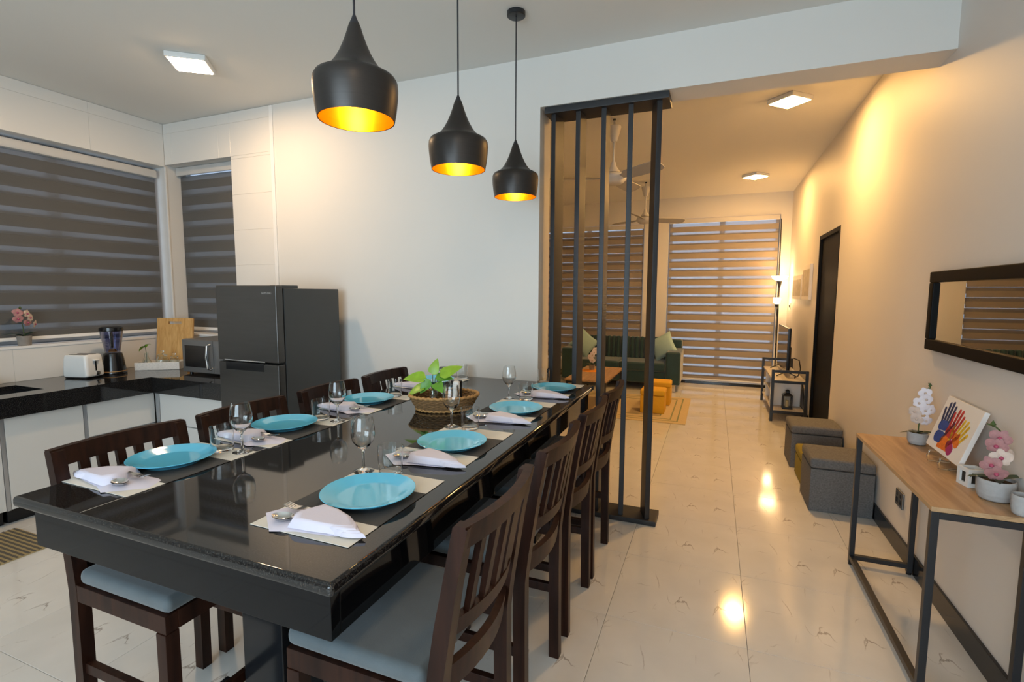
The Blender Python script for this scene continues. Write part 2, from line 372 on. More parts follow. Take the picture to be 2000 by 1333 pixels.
M['tray'] = mat('white_lace', (0.74, 0.71, 0.66), 0.8, var=0.25, vscale=120, bump=0.6, bscale=140)
M['red'] = mat('red_packet', (0.45, 0.06, 0.04), 0.6, var=0.3, vscale=40)
M['salt'] = mat('salt_white', (0.80, 0.78, 0.74), 0.6)
M['pepper'] = mat('pepper_black', (0.01, 0.01, 0.012), 0.4)
M['jug'] = glass_mat('smoky_jug', (0.60, 0.62, 0.75), 0.15)
M['orange'] = mat('orange_cloth', (0.75, 0.27, 0.02), 0.8, var=0.2, vscale=40)
M['pic'] = mat('faded_print', (0.50, 0.44, 0.36), 0.7, var=0.45, vscale=16)
M['tv'] = mat('tv_screen', (0.010, 0.011, 0.013), 0.12)
M['candle'] = mat('candle_wax', (0.70, 0.55, 0.30), 0.5)
M['socket'] = mat('grey_socket', (0.16, 0.155, 0.15), 0.35, 0.5)
M['text'] = mat('logo_silver', (0.55, 0.55, 0.55), 0.3, 0.8, var=0.0)
M['steelgrey'] = mat('microwave_steel', (0.22, 0.22, 0.22), 0.32, 0.6, var=0.05, stretch=(1, 1, 20))

# ------------------------------------------------------------------ room shell
XL, XR, YF, YB, YREAR, XLL = -4.75, 1.06, 3.21, 8.85, -2.6, -3.6
TH = 0.22                       # partition thickness
ZD, ZL = 3.02, 3.07
def wall_boxes(mb, u0, u1, z0, z1, t0, t1, axis, holes):
    us = sorted({u0, u1} | {h[i] for h in holes for i in (0, 1) if u0 < h[i] < u1})
    zs = sorted({z0, z1} | {h[i] for h in holes for i in (2, 3) if z0 < h[i] < z1})
    for a, b in zip(us, us[1:]):
        for c, d in zip(zs, zs[1:]):
            if any(h[0] < (a+b)/2 < h[1] and h[2] < (c+d)/2 < h[3] for h in holes): continue
            if axis == 'X': mb.bb(a, b, t0, t1, c, d)
            else: mb.bb(t0, t1, a, b, c, d)
    return mb
W1 = (1.65, 3.21, 1.09, 2.64)       # kitchen window in the left wall: y0, y1, z0, z1
W2 = (-4.75, -3.90, 1.11, 2.655)    # kitchen window in the front wall: x0, x1
W3 = (-0.745, 0.905, 0.05, 2.73)    # living room, right (full height)
W4 = (-3.10, -1.145, 0.30, 2.67)    # living room, left, behind the sofa
W5 = (-2.6, 0.6, 0.45, 2.6)         # added window, unseen behind the camera, to let cool light in
DR = (5.50, 6.48, 0.0, 2.14)        # door in the right wall
OPN = (-1.10, XR, -0.1, 2.705)      # opening between the rooms
def wall(name, args, m): return struct(wall_boxes(MB(), *args).build(name, m, smooth=False))
wl = wall('wall_left', (YREAR-0.2, YF, 0, ZD, XL-0.26, XL, 'Y', [W1]), M['wall'])
wf = wall('wall_front', (XL-0.26, XR, 0, ZL+0.1, YF, YF+TH, 'X', [W2, OPN]), M['wall'])
wr = wall('wall_right', (YREAR-0.2, YB+0.2, 0, ZL+0.1, XR, XR+0.2, 'Y', [DR]), M['wall_r'])
wb = wall('wall_back', (XLL-0.2, XR, 0, ZL+0.1, YB, YB+0.2, 'X', [W3, W4]), M['wall'])
wll = wall('wall_side', (YF+TH, YB, 0, ZL+0.1, XLL-0.2, XLL, 'Y', []), M['wall'])
wre = wall('wall_rear', (XL, XR, 0, ZD, YREAR-0.2, YREAR, 'X', [W5]), M['wall'])
fl = struct(MB().bb(XL-0.26, XR+0.2, YREAR-0.2, YB+0.2, -0.16, -0.012).build('floor', M['grout'], smooth=False))
ce = struct(MB().bb(XL-0.26, XR+0.2, YREAR-0.2, YF, ZD, ZD+0.15).build('ceiling', M['ceiling'], smooth=False))
ce2 = struct(MB().bb(XLL-0.2, XR+0.2, YF+TH, YB+0.2, ZL, ZL+0.1).build('ceiling', M['ceiling'], smooth=False))
# floor tiles (0.6 m), each its own piece
TX0, TY0, TS, GAP = -0.41, 2.22, 0.6, 0.0016
cache = {}
def tile(u0, u1, v0, v1):
    k = (round(u1-u0, 3), round(v1-v0, 3))
    if k not in cache:
        me = MB().box((0, 0, -0.006), (k[0]-GAP, k[1]-GAP, 0.012), 0.0008, seg=1).mesh('floor_tile', smooth=False); me.materials.append(M['marble']); cache[k] = me
    o = link('floor_tile', cache[k], fl, ((u0+u1)/2, (v0+v1)/2, 0.0))
def cuts(a, b, o, s):
    k = math.ceil((a-o)/s+1e-6); c = [a]
    while o+k*s < b-1e-6: c.append(o+k*s); k += 1
    return c+[b]
for a, b in zip(cuts(XL, XR, TX0, TS), cuts(XL, XR, TX0, TS)[1:]):
    ys = cuts(YREAR, YB, TY0, TS)
    for c, d in zip(ys, ys[1:]):
        if b < XLL and c > YF+TH: continue
        tile(a, b, c, d)
# kitchen wall tiles (0.6 x 0.3) on the two kitchen walls
wt_cache = {}
def wtile(parent, axis, u0, u1, z0, z1, plane):
    k = (axis, round(u1-u0, 3), round(z1-z0, 3))
    if k not in wt_cache:
        s = (u1-u0-0.0009, 0.006, z1-z0-0.0009) if axis == 'X' else (0.006, u1-u0-0.0009, z1-z0-0.0009)
        me = MB().box((0, 0, 0), s, 0.0007, seg=1).mesh('wall_tile', smooth=False); me.materials.append(M['wtile']); wt_cache[k] = me
    c = ((u0+u1)/2, plane, (z0+z1)/2) if axis == 'X' else (plane, (u0+u1)/2, (z0+z1)/2)
    link('wall_tile', wt_cache[k], parent, c)
def tile_wall(parent, axis, ua, ub, za, zb, hole, plane, ou, oz):
    us = sorted(set(cuts(ua, ub, ou, 0.6)) | {h for h in hole[:2] if ua < h < ub}); zs = sorted(set(cuts(za, zb, oz, 0.3)) | {h for h in hole[2:] if za < h < zb})
    for a, b in zip(us, us[1:]):
        for c, d in zip(zs, zs[1:]):
            if b-a < 0.01 or d-c < 0.01: continue
            if hole[0] < (a+b)/2 < hole[1] and hole[2] < (c+d)/2 < hole[3]: continue
            wtile(parent, axis, a, b, c, d, plane)
tile_wall(wf, 'X', XL+0.007, -3.445, 0.83, ZD-0.002, W2, YF-0.003, -3.445, 0.83)
tile_wall(wl, 'Y', 0.4, YF-0.007, 0.83, ZD-0.002, W1, XL+0.003, YF, 0.83)
struct(MB().bb(-3.443, -3.408, YF-0.009, YF-0.0005, 0.0, ZD-0.002, 0.002).build('trim_1', M['white_trim']))
# tile edge trim on the corner column and sills
struct(MB().bb(XL-0.004, XL+0.008, YF-0.008, YF+0.004, W1[2], W1[3]).build('trim_2', M['white_trim']))
struct(MB().bb(XL-0.255, XL+0.012, W1[0], W1[1]+0.0, W1[2]-0.018, W1[2]+0.0005, 0.002).build('trim_3', M['white_trim']))
struct(MB().bb(W2[0], W2[1], YF-0.012, YF+TH-0.005, W2[2]-0.018, W2[2]+0.0005, 0.002).build('trim_4', M['white_trim']))
# baseboards
bbd = MB(); bbd.bb(XR-0.014, XR-0.0005, YREAR, DR[0]-0.05, 0.0, 0.105, 0.002); bbd.bb(XR-0.014, XR-0.0005, DR[1]+0.05, YB, 0.0, 0.105, 0.002)
struct(bbd.build('baseboard_right', M['blackpaint']))
bbk = MB(); bbk.bb(XLL, W3[0], YB-0.014, YB-0.0005, 0, 0.105, 0.002); bbk.bb(W3[0], W3[1], YB-0.014, YB-0.0005, 0, 0.05, 0.002); bbk.bb(W3[1], XR-0.015, YB-0.014, YB-0.0005, 0, 0.105, 0.002)
struct(bbk.build('baseboard_back', M['blackpaint']))
struct(MB().bb(-3.4, OPN[0], YF-0.014, YF-0.0005, 0, 0.105, 0.002).build('baseboard_front', M['blackpaint']))

# windows: frame members, mullion, panes
def window(name, axis, w, t, fm, parts=2, fw=0.05):
    u0, u1, z0, z1 = w
    e = sempty(name)
    def bar(a, b, c, d, nm):
        mb = MB()
        if axis == 'X': mb.bb(a, b, t-0.025, t+0.025, c, d, 0.004)
        else: mb.bb(t-0.025, t+0.025, a, b, c, d, 0.004)
        mb.build(nm, fm, e)
    bar(u0, u1, z0+0.001, z0+fw, 'window_frame'); bar(u0, u1, z1-fw, z1-0.001, 'window_frame')
    bar(u0+0.001, u0+fw, z0+fw, z1-fw, 'window_frame'); bar(u1-fw, u1-0.001, z0+fw, z1-fw, 'window_frame')
    st = (u1-u0-2*fw)/parts
    for k in range(1, parts):
        c = u0+fw+st*k; bar(c-0.04, c+0.04, z0+fw, z1-fw, 'mullion')
    for k in range(parts):
        a = u0+fw+st*k+(0.04 if k else 0); b = u0+fw+st*(k+1)-(0.04 if k < parts-1 else 0)
        mb = MB()
        if axis == 'X': mb.bb(a, b, t-0.003, t+0.003, z0+fw, z1-fw)
        else: mb.bb(t-0.003, t+0.003, a, b, z0+fw, z1-fw)
        mb.build('pane', M['pane'], e, smooth=False)
    return e
window('window_1', 'Y', W1, XL-0.205, M['alum']); window('window_2', 'X', W2, YF+TH-0.035, M['alum'], 1)
window('window_3', 'X', W3, YB+0.15, M['alum']); window('window_4', 'X', W4, YB+0.15, M['alum'])
window('window_added', 'X', W5, YREAR-0.15, M['alum'], 3)
# door: black leaf in a black frame
dr = sempty('door_1')
MB().bb(XR+0.02, XR+0.06, DR[0]+0.045, DR[1]-0.045, 0.006, DR[3]-0.045, 0.003).build('door_leaf', M['door'], dr)
for a, b, c, d in ((DR[0]+0.001, DR[0]+0.045, 0.001, DR[3]-0.001), (DR[1]-0.045, DR[1]-0.001, 0.001, DR[3]-0.001), (DR[0]+0.045, DR[1]-0.045, DR[3]-0.045, DR[3]-0.001)):
    MB().bb(XR-0.004, XR+0.14, a, b, c, d, 0.002).build('door_frame', M['door'], dr)

# ------------------------------------------------------------------ zebra blinds
def blind(label, axis, u0, u1, zt, zb, t, room, mo, ms, phase=0.0, per=0.1455, duty=0.60, group='zebra roller blinds', cz=0.075, opn=0.62):
    """t = plane, room = +1/-1 direction from the plane into the room"""
    e = thing('zebra_blind', label, 'blind', ((u0+u1)/2, t, zb) if axis == 'X' else (t, (u0+u1)/2, zb), 0, group)
    L = u1-u0
    def slab(a0, a1, z0, z1, d0, d1, bev=0.0, mb=None):
        mb = mb or MB()
        if axis == 'X': mb.bb(a0, a1, d0, d1, z0, z1, bev)
        else: mb.bb(d0, d1, a0, a1, z0, z1, bev)
        return mb
    h = zt-zb
    slab(-L/2, L/2, h-cz, h, -0.03, 0.045*room, 0.018).build('cassette', M['cassette'], e)
    sh = {}
    def band(nm, z0, z1, m, d):
        k = (nm, round(z1-z0, 4))
        if k not in sh:
            me = slab(-L/2+0.006, L/2-0.006, -(z1-z0)/2, (z1-z0)/2, -0.0006, 0.0006).mesh(nm, smooth=False); me.materials.append(m); sh[k] = me
        loc = (0, d, (z0+z1)/2) if axis == 'X' else (d, 0, (z0+z1)/2)
        link(nm, sh[k], e, loc)
    z = h-cz-phase*per; top = h-cz; bot = 0.03
    if phase > 0: band('sheer_band', z, top, ms, 0.004*room)
    while z > bot+0.004:
        z1 = max(bot, z-per*duty); band('opaque_band', z1, z, mo, 0.004*room)
        z2 = max(bot, z1-per*(1-duty))
        if z1 > bot+0.003: band('sheer_band', z2, z1, ms, 0.004*room)
        z = z2
    rear = MB(); z = top
    z = h-cz-phase*per-per*(duty+(1-duty)*opn)
    while z > bot:
        slab(-L/2+0.006, L/2-0.006, max(bot, z-per*duty), z, -0.012*room-0.0006, -0.012*room+0.0006, 0, rear); z -= per
    rear.build('rear_fabric', mo, e, smooth=False)
    slab(-L/2+0.004, L/2-0.004, 0.004, 0.03, -0.008, 0.012*room, 0.005).build('bottom_bar', M['white_trim'], e)
    return e
blind('wide grey zebra blind over the kitchen counter window', 'Y', W1[0]+0.02, W1[1]-0.035, W1[3]-0.03, W1[2]+0.03, XL-0.10, 1, M['blind_o'], M['blind_s'], 0.25)
blind('narrow grey zebra blind behind the refrigerator', 'X', W2[0]+0.01, W2[1]-0.01, W2[3]-0.003, W2[2]+0.02, YF+0.135, -1, M['blind_o'], M['blind_s'], 0.3, duty=0.55)
blind('full-length zebra blind beside the floor lamp in the lounge', 'X', W3[0]+0.01, W3[1]-0.01, W3[3]-0.005, W3[2]+0.01, YB+0.03, -1, M['blindl_o'], M['blindl_s'], 0.35)
blind('zebra blind behind the green sofa', 'X', W4[0]+0.01, W4[1]-0.01, W4[3]-0.005, W4[2]+0.01, YB+0.03, -1, M['blindl_o'], M['blindl_s'], 0.1, opn=0.10)
# pull cord beside the full-length blind
tag(MB().tube([(W3[1]+0.005, YB-0.012, 2.66), (W3[1]+0.012, YB-0.016, 1.6), (W3[1]+0.008, YB-0.02, 0.75), (W3[1]+0.018, YB-0.022, 0.70), (W3[1]+0.026, YB-0.018, 0.76), (W3[1]+0.02, YB-0.012, 1.8), (W3[1]+0.012, YB-0.012, 2.66)], 0.004, 6).build('blind_cord', M['blackmetal']), 'dark looped pull cord at the right edge of the lounge blind', 'cord')

# ------------------------------------------------------------------ ceiling lights
def ceiling_light(label, x, y, z, rz, m, s=0.205, h=0.035):
    e = thing('ceiling_light', label, 'ceiling light', (x, y, z), rz, 'square surface-mounted ceiling lights')
    MB().box((0, 0, -h/2-0.0005), (s+0.03, s+0.03, h), 0.006).build('housing', M['white_plastic'], e)
    MB().box((0, 0, -h-0.002), (s, s, 0.004), 0.001).build('diffuser', m, e)
    return e
ceiling_light('lit square ceiling light above the kitchen by the refrigerator', -3.27, 2.42, ZD, math.radians(38), M['panel_k'])
ceiling_light('lit square lounge ceiling light nearest the beam', 0.50, 4.71, ZL, math.radians(45), M['panel_l'])
ceiling_light('lit square lounge ceiling light nearest the far wall', 0.44, 7.48, ZL, math.radians(45), M['panel_l'])
ceiling_light('added lit square ceiling light above the aisle, unseen behind the camera', 0.2, -0.7, ZD, math.radians(45), M['panel_added'])  # unseen panel, added to light the dining side

# ------------------------------------------------------------------ pendant lamps
def pendant(label, x, y):
    e = thing('pendant_lamp', label, 'pendant lamp', (x, y, ZD), 0, 'black bell pendant lamps')
    zb = 2.035-ZD
    prof = [(0.1165, 0.0), (0.1225, 0.03), (0.1275, 0.07), (0.1290, 0.095), (0.1275, 0.115), (0.121, 0.127), (0.105, 0.136), (0.090, 0.143), (0.076, 0.156), (0.062, 0.175), (0.049, 0.198), (0.037, 0.225), (0.027, 0.252), (0.0195, 0.276), (0.0165, 0.284)]
    outer = [(r, z+zb) for r, z in prof]
    MB().lathe(outer, 48, cap0=False, cap1=True).build('shade', M['shade'], e, ang=60)
    inner = [(max(r-0.003, 0.005), z+zb+0.0008) for r, z in prof[:-2]]
    MB().lathe(inner, 48, cap0=False, cap1=True).build('shade_lining', M['gold'], e, ang=60)
    MB().lathe([(0.0165, zb+0.284), (0.013, zb+0.291), (0.009, zb+0.30), (0.0045, zb+0.312)], 20).build('cap', M['cord'], e)
    MB().tube([(0, 0, zb+0.31), (0, 0, -0.02)], 0.0035, 8).build('cord', M['cord'], e)
    MB().lathe([(0.0, -0.026), (0.045, -0.026), (0.05, -0.022), (0.05, -0.0005)], 32).build('canopy', M['blackmetal'], e)
    MB().lathe([(0.016, zb+0.155), (0.016, zb+0.20)], 16).build('socket', M['cord'], e)
    MB().lathe([(0.001, zb+0.075), (0.018, zb+0.08), (0.027, zb+0.095), (0.028, zb+0.108), (0.024, zb+0.125), (0.014, zb+0.145), (0.014, zb+0.16)], 20).build('bulb', M['bulb'], e)
pendant('black bell pendant lamp nearest the camera', -1.06, 1.325)
pendant('middle one of three black bell pendant lamps', -1.06, 2.0)
pendant('black bell pendant lamp nearest the slatted screen', -1.06, 2.675)

# ------------------------------------------------------------------ slatted screen
sn = thing('slatted_screen', 'tall black slatted room divider screen at the table end', 'screen', (-0.69, 3.32, 0))
MB().bb(-0.405, 0.398, -0.10, 0.10, 0.0005, 0.032, 0.003).build('base_plate', M['screenwood'], sn)
MB().bb(-0.385, 0.395, -0.10, 0.10, 2.662, 2.704, 0.004).build('top_plate', M['screenwood'], sn)
for x, al in zip((-1.02, -0.855, -0.689, -0.521, -0.350), (9.6, 4.1, 0.6, -8.6, -20)):
    a = math.radians(al); c = Vector((x+0.69+math.sin(a)*0.065, -0.075+math.cos(a)*0.065, (0.032+2.662)/2))
    MB().box((0, 0, 0), (0.032, 0.13, 2.63), 0.003).build('slat', M['screenwood'], sn, tuple(c), -a)

# ------------------------------------------------------------------ dining table
TXa, TXb, TYa, TYb, TZ = -1.885, -0.705, 0.765, 3.195, 0.90
tb = thing('dining_table', 'long black polished granite dining table with deep apron', 'table', ((TXa+TXb)/2, (TYa+TYb)/2, 0))
hx, hy = (TXb-TXa)/2, (TYb-TYa)/2
seam = -1.575-(TXa+TXb)/2
MB().bb(-hx, hx, -hy, hy, TZ-0.032, TZ, 0.011, seg=4).build('top_slab', M['granite'], tb)
MB().bb(seam-0.0012, seam+0.0012, -hy+0.012, hy-0.012, TZ-0.002, TZ+0.0003).build('seam', M['grout'], tb, smooth=False)
ai = 0.035
for x0, x1, y0, y1 in ((-hx+ai, hx-ai, -hy+ai, -hy+ai+0.03), (-hx+ai, hx-ai, hy-0.03-0.005, hy-0.005), (-hx+ai, -hx+ai+0.03, -hy+ai+0.03, hy-0.036), (hx-ai-0.03, hx-ai, -hy+ai+0.03, hy-0.036)):
    MB().bb(x0, x1, y0, y1, 0.742, TZ-0.0325, 0.002).build('apron', M['apron'], tb)
for yy in (-0.80, 0.80):
    MB().bb(-0.085, 0.085, yy-0.085, yy+0.085, 0.05, TZ-0.0325, 0.003).build('pedestal', M['blackpaint'], tb)
    MB().bb(-0.36, 0.36, yy-0.06, yy+0.06, 0.0005, 0.05, 0.004).build('foot', M['blackpaint'], tb)
MB().bb(-0.03, 0.03, -0.715, 0.715, 0.12, 0.19, 0.003).build('stretcher', M['blackpaint'], tb)

# ------------------------------------------------------------------ dining chairs (local: front = +x, origin on the floor)
def arc_x(y, sag, hw=0.195): return -sag*(1-(y/hw)**2)
def make_chair():
    e = thing('dining_chair', '', 'chair')
    w = M['espresso']
    def back_x(z):                       # centre line of the rear posts
        return -0.205-(0.0 if z < 0.55 else 0.075*((z-0.55)/0.45)**1.25)-0.012*max(0, 0.35-z)
    for s in (-1, 1):
        secs = []
        for z in (0, 0.2, 0.4, 0.55, 0.65, 0.75, 0.85, 0.93, 0.995):
            x = back_x(z); y = s*0.197; d = 0.021 if z < 0.8 else 0.018
            secs.append([(x-d, y-0.019, z), (x+d, y-0.019, z), (x+d, y+0.019, z), (x-d, y+0.019, z)])
        MB().strip(secs).build('rear_leg', w, e, ang=30)
    for s in (-1, 1):
        MB().bb(0.19, 0.232, s*0.197-0.021, s*0.197+0.021, 0.0, 0.522, 0.003).build('front_leg', w, e)
    def rail(nm, z0, z1, sag, th, n=10, hw=0.178, xo=0.0):
        secs = []
        for i in range(n+1):
            y = -hw+2*hw*i/n; xm = arc_x(y, sag, hw)
            secs.append([(back_x(z0)+xm-th+xo, y, z0), (back_x(z0)+xm+th+xo, y, z0), (back_x(z1)+xm+th+xo, y, z1), (back_x(z1)+xm-th+xo, y, z1)])
        MB().strip(secs).build(nm, w, e, ang=30)
    rail('top_rail', 0.943, 1.0, 0.032, 0.013, hw=0.216)
    rail('middle_rail', 0.708, 0.752, 0.032, 0.011)
    rail('lower_rail', 0.562, 0.63, 0.032, 0.011)
    for k in range(5):
        y = -0.178+0.356*(k+1)/6; secs = []
        for z in (0.748, 0.80, 0.87, 0.945):
            xm = arc_x(y, 0.032, 0.178)
            x = back_x(z)+xm
            secs.append([(x-0.008, y-0.014, z), (x+0.008, y-0.014, z), (x+0.008, y+0.014, z), (x-0.008, y+0.014, z)])
        MB().strip(secs).build('slat', w, e, ang=30)
    for s in (-1, 1):
        MB().bb(-0.185, 0.232, s*0.197-0.0185, s*0.197+0.0185, 0.5225, 0.578, 0.002).build('side_rail', w, e)
        MB().bb(-0.19, 0.19, s*0.197-0.011, s*0.197+0.011, 0.275, 0.31, 0.002).build('stretcher', w, e)
    MB().bb(0.200, 0.232, -0.178, 0.178, 0.5225, 0.578, 0.002).build('front_rail', w, e)
    MB().bb(0.200, 0.222, -0.176, 0.176, 0.19, 0.225, 0.002).build('foot_rail', w, e)
    v = MB(); v.box((0.03, 0, 0.604), (0.416, 0.424, 0.05), 0.02, seg=4); v.build('seat_pad', M['velvet'], e, ang=70)
    return e
chair0 = make_chair()
CX_R, CX_L = -0.765, -1.64
ordn = ('nearest the camera', 'second from the camera', 'third from the camera', 'farthest from the camera')
first = True
for side, xs, ys, rz in (('aisle', CX_R, (1.13, 1.68, 2.215, 2.70), PI), ('kitchen', CX_L, (1.09, 1.585, 2.12, 2.62), 0.0)):
    for k, y in enumerate(ys):
        lab = f'dark brown wooden chair with grey-blue seat on the {side} side, {ordn[k]}'
        if first:
            chair0.location = (xs, y, 0); chair0.rotation_euler = (0, 0, rz); chair0['label'] = lab; chair0['group'] = 'dining chairs'; first = False
        else: dup(chair0, (xs, y, 0), lab, rz, 'dining chairs')

# ------------------------------------------------------------------ place settings
def mk_plate():
    pr = [(0.0, 0.004), (0.075, 0.004), (0.080, 0.0), (0.088, 0.0), (0.092, 0.006), (0.115, 0.014), (0.1345, 0.0225), (0.1355, 0.0245), (0.134, 0.0255), (0.112, 0.019), (0.092, 0.011), (0.08, 0.009), (0.0, 0.0085)]
    return MB().lathe(pr, 56, cap0=False, cap1=False).build('plate', M['plate'], ang=50)
def mk_wine():
    pr = [(0.0, 0.0), (0.034, 0.0), (0.0345, 0.0015), (0.02, 0.006), (0.006, 0.012), (0.0042, 0.03), (0.0042, 0.066), (0.007, 0.076), (0.022, 0.088), (0.034, 0.104), (0.0395, 0.125), (0.0385, 0.148), (0.0345, 0.172), (0.0315, 0.186), (0.0303, 0.186), (0.0333, 0.172), (0.0372, 0.148), (0.0382, 0.125), (0.033, 0.106), (0.02, 0.09), (0.0, 0.083)]
    return MB().lathe(pr, 32, cap0=False, cap1=False).build('wine_glass', M['glass'], ang=60)
def mk_tumbler():
    pr = [(0.0, 0.0), (0.036, 0.0), (0.038, 0.003), (0.0405, 0.05), (0.042, 0.094), (0.0405, 0.094), (0.039, 0.05), (0.0365, 0.014), (0.03, 0.011), (0.0, 0.011)]
    return MB().lathe(pr, 32, cap0=False, cap1=False).build('tumbler', M['glass'], ang=60)
NAP = [(-1.136, 0.981), (-1.091, 1.058), (-1.06, 1.054), (-0.994, 1.055), (-0.939, 1.043), (-0.883, 1.038), (-0.832, 1.018), (-0.768, 0.974), (-0.792, 0.944), (-0.839, 0.93), (-0.953, 0.91), (-1.016, 0.881)]
NAPC = (-0.945, 0.975)
def mk_napkin(sgn):
    q = lambda pts: [((x-NAPC[0])*sgn, (y-NAPC[1])*0.86-0.008) for x, y in pts]
    e = thing('folded_napkin', '', 'napkin')
    MB().pillow(q([(-1.105, 0.975), (-1.075, 1.045), (-1.05, 1.052), (-0.95, 1.05), (-0.86, 1.02), (-0.80, 0.965), (-0.84, 0.935), (-0.95, 0.915), (-1.01, 0.887)]), 0.0, 0.009, 5).build('sheet', M['napkin'], e, ang=70)
    MB().pillow(q([(-1.00, 0.962), (-0.965, 1.052), (-0.90, 1.043), (-0.845, 1.022), (-0.79, 0.975), (-0.782, 0.957), (-0.83, 0.937), (-0.90, 0.923), (-0.975, 0.915)]), 0.006, 0.021, 9, True, 2.6*sgn).build('folded_flap', M['napkin'], e, ang=70)
    for k in range(3):
        o = 0.019*k
        MB().pillow(q([(-0.89+o, 0.995-o*0.6), (-0.84+o*0.6, 1.015-o*0.9), (-0.80+o*0.5, 0.985-o*0.5), (-0.782+o*0.6, 0.955), (-0.81+o*0.5, 0.938), (-0.86+o, 0.932)]), 0.004, 0.019-0.004*k, 7, True, 2.0*sgn).build('pleat', M['napkin'], e, ang=70)
    return e
def mk_spoon():
    mb = MB(); secs = []
    for x, w, z, t in ((0.0, 0.0065, 0.0, 0.0012), (0.05, 0.006, 0.002, 0.0012), (0.10, 0.004, 0.004, 0.0014), (0.13, 0.004, 0.001, 0.0014)):
        secs.append([(x, -w, z-t), (x, w, z-t), (x, w, z+t), (x, -w, z+t)])
    mb.strip(secs)
    n = 20; rings = [(1.0, 0.0), (0.8, -0.005), (0.5, -0.0085), (0.02, -0.010)]
    for dz, flip in ((0.0014, 1), (-0.0006, -1)):
        v = []; f = []
        for s, z in rings:
            for k in range(n):
                a = 2*PI*k/n; v.append((0.158+0.031*s*math.cos(a), 0.020*s*math.sin(a)*(1-0.12*math.cos(a)), z*-1*flip*0+z+dz))
        for i in range(3):
            for k in range(n): f.append((i*n+k, i*n+(k+1) % n, (i+1)*n+(k+1) % n, (i+1)*n+k))
        f.append(tuple(3*n+k for k in range(n)))
        mb.add(v, f)
    me = mb.mesh('spoon', True, 50); me.materials.append(M['steel']); return link('spoon', me)
def mk_fork():
    mb = MB(); secs = []
    for x, w, z, t in ((0.0, 0.0065, 0.0, 0.0012), (0.05, 0.006, 0.002, 0.0012), (0.10, 0.004, 0.004, 0.0014), (0.125, 0.007, 0.002, 0.0012), (0.14, 0.0115, 0.0, 0.001)):
        secs.append([(x, -w, z-t), (x, w, z-t), (x, w, z+t), (x, -w, z+t)])
    mb.strip(secs)
    for k in range(4):
        y = -0.0093+0.0062*k; s2 = []
        for x, z in ((0.139, 0.0), (0.16, -0.002), (0.19, 0.004)): s2.append([(x, y-0.0017, z-0.0009), (x, y+0.0017, z-0.0009), (x, y+0.0012, z+0.0009), (x, y-0.0012, z+0.0009)])
        mb.strip(s2)
    me = mb.mesh('fork', True, 50); me.materials.append(M['steel']); return link('fork', me)
def mk_mat(): return MB().box((0, 0, 0.0012), (0.315, 0.455, 0.0016), 0.0004, seg=1).build('placemat', M['placemat'], smooth=False)
protos = {}
def put(kind, maker, loc, rz, label, cat, group):
    if kind not in protos:
        o = maker(); protos[kind] = o; tag(o, label, cat, group); o.location = loc; o.rotation_euler = (0, 0, rz)
    else: o = dup(protos[kind], loc, label, rz, group)
    return o
pos4 = ('nearest', 'second', 'third', 'farthest')
RIGHT = dict(mat=[(-0.932, 1.128), (-0.932, 1.72), (-0.93, 2.35), (-0.92, 2.945)], plate=[(-0.915, 1.157), (-0.93, 1.69), (-0.91, 2.32), (-0.895, 2.925)],
             wine=[(-1.067, 1.327), (-1.067, 1.934), (-1.057, 2.587), None], tum=[(-0.972, 1.345), (-0.975, 1.935), (-0.962, 2.60), (-1.03, 3.12)],
             nap=[(-0.945, 0.972), (-0.945, 1.502), (-0.935, 2.132), (-0.925, 2.737)])
LEFT = dict(mat=[(-1.725, 1.115), (-1.72, 1.62), (-1.715, 2.21), (-1.71, 2.86)], plate=[(-1.745, 1.145), (-1.745, 1.645), (-1.735, 2.215), (-1.72, 2.88)],
            wine=[(-1.615, 1.318), (-1.60, 1.815), None, None], tum=[(-1.70, 1.303), (-1.695, 1.81), (-1.69, 2.393), (-1.615, 3.085)],
            nap=[(-1.735, 0.962), (-1.725, 1.457), (-1.72, 2.027), (-1.715, 2.692)])
ZM = TZ+0.0025
for side, D, sg in (('aisle', RIGHT, 1), ('kitchen', LEFT, -1)):
    for k in range(4):
        wh = f'{pos4[k]} {side}-side setting'
        put('mat', mk_mat, (*D['mat'][k], TZ+0.0004), 0, f'grey placemat with cream ends at the {wh}', 'placemat', 'placemats on the dining table')
        put('plate', mk_plate, (*D['plate'][k], ZM), 0.3*k, f'glossy turquoise plate at the {wh}', 'plate', 'turquoise plates on the dining table')
        nx, ny = D['nap'][k]
        put('nap%d' % sg, lambda: mk_napkin(sg), (nx, ny, ZM), 0.0, f'folded pale lilac napkin at the {wh}', 'napkin', 'folded napkins on the dining table')
        # handles inside the fold, bowls and tines toward the table centre
        d = PI-0.05 if sg > 0 else 0.05
        rot = (PI+0.10) if sg > 0 else -0.10
        put('spoon', mk_spoon, (nx+sg*0.085, ny-0.018, ZM+0.0185), rot, f'steel spoon in the napkin at the {wh}', 'spoon', 'spoons in the napkins')
        put('fork', mk_fork, (nx+sg*0.075, ny+0.014, ZM+0.0195), rot-sg*0.14, f'steel fork in the napkin at the {wh}', 'fork', 'forks in the napkins')
        if D['wine'][k]:
            onmat = abs(D['wine'][k][1]-D['mat'][k][1]) < 0.26 and abs(D['wine'][k][0]-D['mat'][k][0]) < 0.19
            put('wine', mk_wine, (*D['wine'][k], ZM if onmat else TZ+0.0005), 0, f'empty stemmed wine glass at the {wh}', 'wine glass', 'wine glasses on the dining table')
        onmat = abs(D['tum'][k][1]-D['mat'][k][1]) < 0.26
        put('tum', mk_tumbler, (*D['tum'][k], ZM if onmat else TZ+0.0005), 0, f'empty glass tumbler at the {wh}', 'tumbler', 'tumblers on the dining table')
